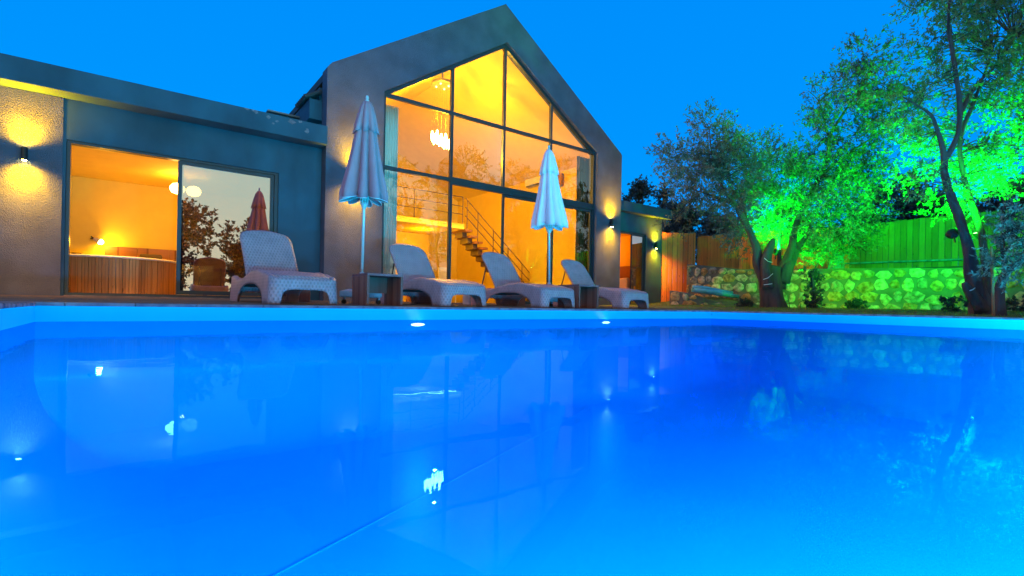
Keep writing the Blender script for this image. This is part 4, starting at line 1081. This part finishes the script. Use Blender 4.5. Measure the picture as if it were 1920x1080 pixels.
# left garden olive, many-stemmed
ZA = 13.5
A = lambda x_, y_, d=0: at(x_, y_, ZA + d)
limbsA = [([A(1452, 582), A(1450, 555), A(1447, 525), A(1452, 500)], [0.36, 0.29, 0.27, 0.22]),
          ([A(1436, 584), A(1436, 550), A(1430, 520), A(1421, 495), A(1419, 470), A(1408, 440), A(1393, 410), A(1378, 385), A(1350, 372), A(1315, 360)], [0.17, .17, .16, .15, .12, .11, .10, .08, .05, .02]),
          ([A(1440, 540, -.2), A(1436, 500, -.2), A(1440, 475, -.2), A(1448, 455, -.2), A(1452, 448, -.2)], [0.17, .16, .13, .09, .05]),
          ([A(1460, 540, .1), A(1470, 500, .1), A(1484, 468), A(1489, 430), A(1502, 400), A(1520, 365), A(1540, 330, -.2), A(1570, 304, -.2), A(1610, 275, -.4), A(1650, 250, -.6)], [0.2, .15, .12, .10, .085, .075, .06, .045, .03, .012]),
          ([A(1468, 530), A(1478, 500), A(1495, 465, .2), A(1512, 440, .3), A(1519, 425, .3)], [0.18, .15, .11, .09, .05]),
          ([A(1490, 470, .2), A(1510, 472, .3), A(1528, 468, .4), A(1550, 455, .5)], [0.07, .05, .03, .015]),
          ([A(1462, 500, .3), A(1461, 460, .4), A(1464, 420, .5), A(1462, 380, .5), A(1448, 340, .5), A(1442, 290, .4)], [0.07, .05, .045, .035, .025, .01]),
          ([A(1530, 348), A(1550, 300, .2), A(1556, 255, .2), A(1580, 215, .1), A(1610, 170, 0), A(1640, 120, 0)], [0.07, .055, .045, .035, .02, .01]),
          ([A(1556, 262, .2), A(1545, 225, .3), A(1535, 190, .3), A(1515, 170, .3)], [0.03, .025, .015, .008]),
          ([A(1405, 430), A(1395, 390, .5), A(1400, 340, .6), A(1395, 300, .6), A(1400, 260, .6)], [0.06, .05, .04, .025, .01]),
          ([A(1378, 385), A(1350, 340, -.3), A(1335, 290, -.4), A(1330, 240, -.4)], [0.05, .04, .025, .01])]
clA = cl([(1310, 320, 30, 1.3), (1360, 290, 34, 1.2), (1490, 350, 36, 1.1), (1580, 440, 36, 1.2), (1630, 400, 30, 1), (1262, 290, 26, .8), (1258, 330, 24, .8), (1270, 420, 22, .6), (1330, 230, 24, .7), (1455, 455, 30, 1.2, 1.5), (1275, 300, 36, .8), (1300, 345, 42), (1285, 385, 30, .7), (1335, 255, 38, .9), (1335, 300, 50), (1345, 355, 52), (1385, 320, 50), (1395, 370, 45), (1425, 290, 38, .8), (1440, 330, 50), (1450, 380, 45, .9), (1475, 300, 32, .7),
          (1385, 415, 32), (1405, 450, 32, 1, 1.0), (1440, 430, 40, 1, 1.3), (1475, 430, 45, 1.2, 1.3), (1420, 480, 22, 1, .8), (1500, 330, 42), (1525, 300, 45), (1545, 345, 50), (1560, 395, 55), (1520, 420, 45, 1, .8), (1600, 360, 50), (1610, 320, 45), (1640, 330, 30),
          (1590, 420, 42), (1550, 450, 40, 1, .5), (1530, 480, 28, 1, .3), (1600, 455, 32), (1545, 505, 18, .8, .2),
          (1545, 250, 32, .8), (1570, 215, 45), (1600, 260, 50), (1560, 160, 30, .6), (1605, 165, 42), (1640, 210, 50), (1625, 105, 32, .8), (1650, 150, 38), (1665, 260, 40), (1535, 195, 22, .5), (1680, 200, 40)], ZA, 3, 1.3)
limbsA = [(p_, [q_ * 0.86 for q_ in r_]) for p_, r_ in limbsA]
tree('olive_tree', A(1452, 582), limbsA, clA, 'big many-stemmed olive tree lit green from inside, in front of the stone wall', lm=m_leafA, ntw=8200, leaf=(0.085, 0.0145), per=20, twig=0.42, seed=11, twigs=500, trunk_n=16, gap=0.02)

# right garden tree, nearer
ZB = 9.0
B = lambda x_, y_, d=0: at(x_, y_, ZB + d)
limbsB = [([B(1846, 597), B(1838, 560), B(1826, 520), B(1819, 480), B(1808, 440), B(1795, 400), B(1780, 360), B(1771, 325), B(1771, 300)], [0.24, .16, .105, .09, .08, .07, .06, .055, .05]),
          ([B(1771, 300), B(1786, 275), B(1799, 240), B(1799, 190), B(1792, 140), B(1785, 95), B(1778, 40), B(1785, -40), B(1800, -120)], [0.05, .045, .04, .038, .034, .03, .024, .016, .01]),
          ([B(1771, 310), B(1768, 280), B(1758, 245), B(1745, 215), B(1715, 195), B(1690, 180)], [0.05, .045, .035, .025, .015, .008]),
          ([B(1856, 595, .2), B(1852, 540, .3), B(1845, 480, .3), B(1838, 430, .4), B(1815, 360, .5), B(1802, 300, .5), B(1803, 250, .5), B(1830, 180, .5), B(1860, 100, .5)], [0.10, .07, .062, .055, .05, .042, .034, .025, .012]),
          ([B(1842, 580, -.1), B(1818, 545, -.1), B(1808, 530, -.1)], [0.12, .08, .035]),
          ([B(1799, 215), B(1830, 160, .2), B(1870, 120, .2), B(1900, 70, .2)], [0.04, .03, .02, .01])]
clB = cl([(1735, 25, 34, .8), (1745, 75, 38, .8), (1715, 120, 26, .6), (1790, 40, 48), (1790, 100, 40, .8), (1845, 30, 50), (1850, 90, 48), (1900, 30, 50), (1905, 100, 50), (1725, 165, 34, .8), (1760, 170, 36), (1700, 215, 34, .8), (1735, 235, 42), (1780, 220, 34, .8),
          (1835, 160, 45), (1890, 170, 48), (1840, 230, 45), (1890, 240, 45), (1930, 200, 50), (1715, 285, 36), (1755, 300, 34, .8), (1735, 345, 36), (1765, 385, 26), (1800, 330, 28, .8, .6), (1840, 300, 42), (1885, 305, 42), (1835, 365, 32), (1810, 415, 20, .9, .6), (1880, 360, 34, .9), (1925, 310, 45),
          (1670, 165, 26, .7), (1690, 330, 24, .7), (1980, 120, 80), (1980, 280, 80), (1820, -60, 90), (1930, -60, 90), (1960, 20, 70)], ZB + 0.95, 7, 0.85)
tree('garden_tree', B(1846, 597), limbsB, clB, 'tall tree with a leaning dark trunk and floodlights strapped to it, at the right edge', lm=m_leafB, ntw=5600, leaf=(0.07, 0.0125), per=18, twig=0.32, seed=21, twigs=420, trunk_n=14, gap=0.06)

# small grey olive and its stake
ZC = 8.4
Cc = lambda x_, y_, d=0: at(x_, y_, ZC + d)
limbsC = [([Cc(1876, 598), Cc(1873, 565), Cc(1876, 535), Cc(1890, 510), Cc(1912, 492), Cc(1935, 470)], [0.085, .075, .07, .055, .04, .02]),
          ([Cc(1880, 530), Cc(1884, 495), Cc(1878, 450), Cc(1885, 410)], [0.035, .03, .02, .01])]
clC = cl([(1885, 470, 30), (1900, 430, 32), (1880, 505, 20, .7), (1915, 480, 28), (1905, 395, 26, .7), (1935, 440, 34), (1870, 430, 20, .6)], ZC, 9, .5)
tree('small_olive_tree', Cc(1876, 598), limbsC, clC, 'small grey-leaved olive tree at the right edge beside a thin stake', lm=m_leafC, ntw=420, leaf=(0.075, 0.011), per=14, twig=0.24, seed=31, twigs=150, up_=.3)
sk_ = MB().tube([Cc(1863, 596, -.1), Cc(1861, 530, -.1), Cc(1859, 462, -.1)], [0.022, .02, .018], 8).build('wooden_stake', m_plank); tag(sk_, 'thin wooden stake between the leaning tree and the small grey olive', 'stake')
# slim ivy-clad shrub in front of the green wall
sh = lambda x_, y_: at(x_, y_, 13.0)
tree('slim_shrub', sh(1526, 584), [([sh(1526, 584), sh(1527, 550), sh(1524, 515), sh(1535, 490)], [0.05, .045, .03, .01])], cl([(1526, 520, 11), (1528, 540, 10), (1525, 560, 12), (1526, 575, 14), (1520, 505, 12)], 13.0, 2, .1),
     'slim leafy shrub standing against the green-lit stone wall', lm=m_leafD, ntw=160, leaf=(0.06, 0.02), per=14, twig=0.12, seed=41, twigs=0, cat='shrub')
# low plants at the foot of the wall
for k, (x_, y_, rp, lb) in enumerate([(1480, 572, 13, 'low bush at the wall foot just right of the olive trunk'), (1400, 548, 10, 'low bush at the wall foot left of the olive trunk'), (1500, 578, 12, 'low leafy clump between the olive trunk and the slim shrub'),
                                      (1605, 580, 12, 'low clump under the middle of the stone wall'), (1785, 586, 20, 'wide dark bush at the wall foot left of the leaning trunk'), (1905, 560, 16, 'low bush at the wall foot at the right edge')]):
    Zk = {4: 9.9, 5: 10.4}.get(k, 14.3 if x_ < 1560 else 13.3)
    p = at(x_, y_, Zk); gz = lawn_z(p.x, p.y); rr = rp * Zk / F
    tree('low_bush', (p.x, p.y, gz), [([(p.x, p.y, gz), (p.x + .02, p.y, gz + rr * 0.8)], [0.012, .005])], [(p.x, p.y, gz + rr * .6, rr, 1), (p.x + rr * .3, p.y + rr * .7, gz + rr * .4, rr * .8, .8), (p.x - rr * .3, p.y - rr * .7, gz + rr * .35, rr * .7, .8)],
         lb, 'low bushes at the foot of the stone wall', lm=m_leafD, ntw=60, leaf=(0.06, 0.022), per=12, twig=0.10, seed=50 + k, twigs=0, cat='bush')

# trees beyond the fence
def far_tree(k, x_, ytop, wpx, Z, label, lm=m_leafD, ntw=700, ybot=470, dens=1.0, leaf=(0.16, 0.05)):
    p0 = at(x_, 560, Z); top = at(x_, ytop, Z); rr = wpx * Z / F / 2; z0 = 1.0 if p0.x > 17.4 and p0.y < 30 and p0.x < 40 else lawn_z(p0.x, p0.y)
    hgt = top.z - z0; rg = random.Random(k)
    cs = []
    for j in range(12):
        u = rg.uniform(0.35, .95); w = rr * (1 - (abs(u - .55) / .5) ** 2 * .75); a = rg.uniform(0, 2*pi); q = rg.uniform(0, .75) * w
        cs.append((p0.x + q * cos(a), p0.y + q * sin(a), z0 + hgt * u, rr * rg.uniform(.32, .55) * (1 - .4 * (u > .8)), 1))
    cs.append((p0.x, p0.y, z0 + hgt * .9, rr * .25, 1.5))
    limbs = [([(p0.x, p0.y, z0), (p0.x + .1, p0.y, z0 + hgt * .35), (p0.x - .05, p0.y + .1, z0 + hgt * .65), (p0.x, p0.y, z0 + hgt * .9)], [.2, .14, .08, .02])]
    for j in range(5):
        c = cs[j]; limbs.append(([(p0.x + .1, p0.y, z0 + hgt * .35), ((p0.x + c[0]) / 2, (p0.y + c[1]) / 2, (z0 + hgt * .35 + c[2]) / 2), c[:3]], [.09, .05, .015]))
    tree('background_tree', (p0.x, p0.y, z0), limbs, cs, label, 'trees beyond the fence', lm=lm, ntw=ntw, leaf=leaf, per=16, twig=0.55, seed=60 + k, twigs=60, trunk_n=8)
far_tree(0, 1196, 332, 52, 30, 'dusky tree just right of the gable, above the right wing roof')
far_tree(1, 1240, 352, 40, 32, 'slender dusky tree between the right wing roof and the big olive', ntw=420)
far_tree(2, 1272, 388, 85, 27, 'rounded dark tree behind the fence corner', ntw=800)
far_tree(3, 1340, 398, 90, 26, 'rounded dark tree above the fence left of the green foliage', lm=m_leafC, ntw=800)
far_tree(4, 1640, 345, 90, 27, 'dark bushy tree above the fence right of the big olive', ntw=800)
far_tree(5, 1700, 320, 80, 25, 'dark tree with a spiky top above the green-lit fence', ntw=700)
far_tree(6, 1745, 365, 90, 24, 'dark tree above the fence just left of the leaning trunk', ntw=700)
far_tree(7, 1890, 340, 130, 20, 'dark tree beyond the fence at the right edge', ntw=900)
far_tree(8, 1480, 380, 120, 26, 'dark tree hidden behind the green-lit olive crown', ntw=600)

# trees on the far side of the garden behind the viewer, seen mirrored in the glass
def rear_tree(k, x_, y_, hgt, w, label, lm, ntw):
    rg = random.Random(100 + k); cs = []
    for j in range(16):
        u = rg.uniform(.3, .97); ww = w * (1 - (abs(u - .6) / .6) ** 2 * .7); a = rg.uniform(0, 2*pi); q = rg.uniform(0, .8) * ww
        cs.append((x_ + q * cos(a), y_ + q * sin(a), hgt * u, w * rg.uniform(.25, .45), 1))
    limbs = [([(x_, y_, 0), (x_ + .15, y_, hgt * .3), (x_, y_ + .1, hgt * .6), (x_, y_, hgt * .9)], [.25, .18, .1, .02])]
    for j in range(6):
        c = cs[j]; limbs.append(([(x_ + .15, y_, hgt * .3), ((x_ + c[0]) / 2, (y_ + c[1]) / 2, hgt * .25 + c[2] / 2), c[:3]], [.1, .06, .015]))
    tree('rear_tree', (x_, y_, 0.02), limbs, cs, label, 'trees mirrored in the window glass', lm=lm, ntw=ntw, leaf=(0.16, 0.05), per=18, twig=0.5, seed=120 + k, twigs=80, trunk_n=8)
for k, (x_, y_, hgt, w, lm_, n_, lb) in enumerate([
        (2.0, -9.0, 4.9, 2.2, m_leafA, 900, 'leafy tree mirrored in the left wing glass'),
        (5.4, -9.5, 4.6, 2.0, m_leafA, 800, 'second leafy tree mirrored low in the left wing glass'),
        (11.5, -6.0, 7.0, 2.2, m_leafA, 1100, 'dense tree mirrored beside the mullion in the gable glass'),
        (16.5, -10.0, 9.6, 3.0, m_leafB, 1100, 'tall tree mirrored in the middle of the gable glass'),
        (21.5, -8.5, 9.6, 2.6, m_leafB, 900, 'tall tree mirrored right of the middle in the gable glass'),
        (24.5, -4.5, 6.6, 2.6, m_leafB, 900, 'green-lit tree mirrored in the lower right gable glass'),
        (25.4, -7.8, 5.4, 2.3, m_leafB, 900, 'low green-lit tree mirrored behind the third lounger'),
        (27.5, -2.0, 9.5, 2.6, m_leafB, 900, 'tree mirrored in the rightmost gable panes')]):
    rear_tree(k, x_, y_, hgt, w, lb, lm_, n_)

# ---------------------------------------------------------------- green floodlights
GREEN = (0.0, 1.0, 0.01)
def flood(loc, aim, pw, label, size=0.09, angle=120, extra=None):
    e_ = empty('floodlight', loc); tag(e_, label, 'floodlight', 'green floodlights strapped to the tree trunks')
    d = (Vector(aim) - Vector(loc)).normalized(); L_ = Vector(loc)
    MB().tube([L_ - d * 0.12, L_ - d * 0.05, L_ - d * 0.005], [0.05, 0.085, 0.10], 12).build('housing', m_black, e_)
    MB().tube([L_ - d * 0.004, L_ + d * 0.002], [0.085, 0.085], 12).build('lens', m_green_lamp, e_)
    MB().tube([L_ - d * 0.10 - Vector((0, 0, .02)), L_ - d * 0.16 - Vector((0, 0, .10))], 0.015, 6).build('bracket', m_black, e_)
    lamp('SPOT', L_ + d * 0.02, pw, GREEN, e_, aim, size, angle, 0.6, name='green_beam')
    return e_
lA = at(1456, 470, ZA + 0.35)
flood(lA, at(1490, 300, ZA + 1.2), 7500, 'floodlight in the fork of the big olive tree', angle=126)
lB = at(1785, 438, ZB + 0.15)
flood(lB, at(1650, 300, ZA), 4200, 'floodlight on the left side of the leaning trunk, aimed at the fence', angle=112)
lB2 = at(1836, 436, ZB + 0.75)
flood(lB2, at(1790, 150, ZB + 0.9), 8500, 'floodlight on the right side of the leaning trunk, aimed upwards', angle=125)
l_extra = at(1463, 556, ZA + 0.8)  # extra lamp with no real fixture here, added to brighten the olive crown
flood(l_extra, at(1590, 250, ZA + 0.4), 2800, 'added floodlight, unseen low behind the olive trunk, there to green the crown', angle=105)
flood((23.8, -3.2, 0.5), (24.5, -4.5, 4.0), 9000, 'floodlight under the tree mirrored in the lower right gable glass', angle=110)
flood((24.6, -6.0, 0.4), (25.4, -7.8, 3.2), 9000, 'floodlight under the low tree mirrored behind the third lounger', angle=110)
# straps tied round the trunks
def strap(name, pts, label):
    o = MB().tube(pts, 0.008, 5).build(name, m_wire); tag(o, label, 'cord', 'white cords tied round the trunks')
strap('white_cord', [A(1433, 484, -.32), A(1440, 490, -.4), A(1448, 492, -.3)], 'short white cord high on the cut stem of the big olive')
strap('white_cord', [A(1431, 524, -.38), A(1440, 521, -.42), A(1449, 513, -.38)], 'slanting white cord round the big olive trunk')
strap('white_cord', [A(1432, 534, -.38), A(1440, 533, -.42), A(1448, 532, -.38)], 'level white cord lowest on the big olive trunk')
strap('white_cord', [B(1818, 545, -.22), B(1824, 543, -.24), B(1828, 540, -.2)], 'small white cord low on the leaning trunk')
strap('white_cord', [B(1822, 464, -.14), B(1832, 467, -.14), B(1842, 464, 0.1)], 'white cord round the middle of the leaning trunk')
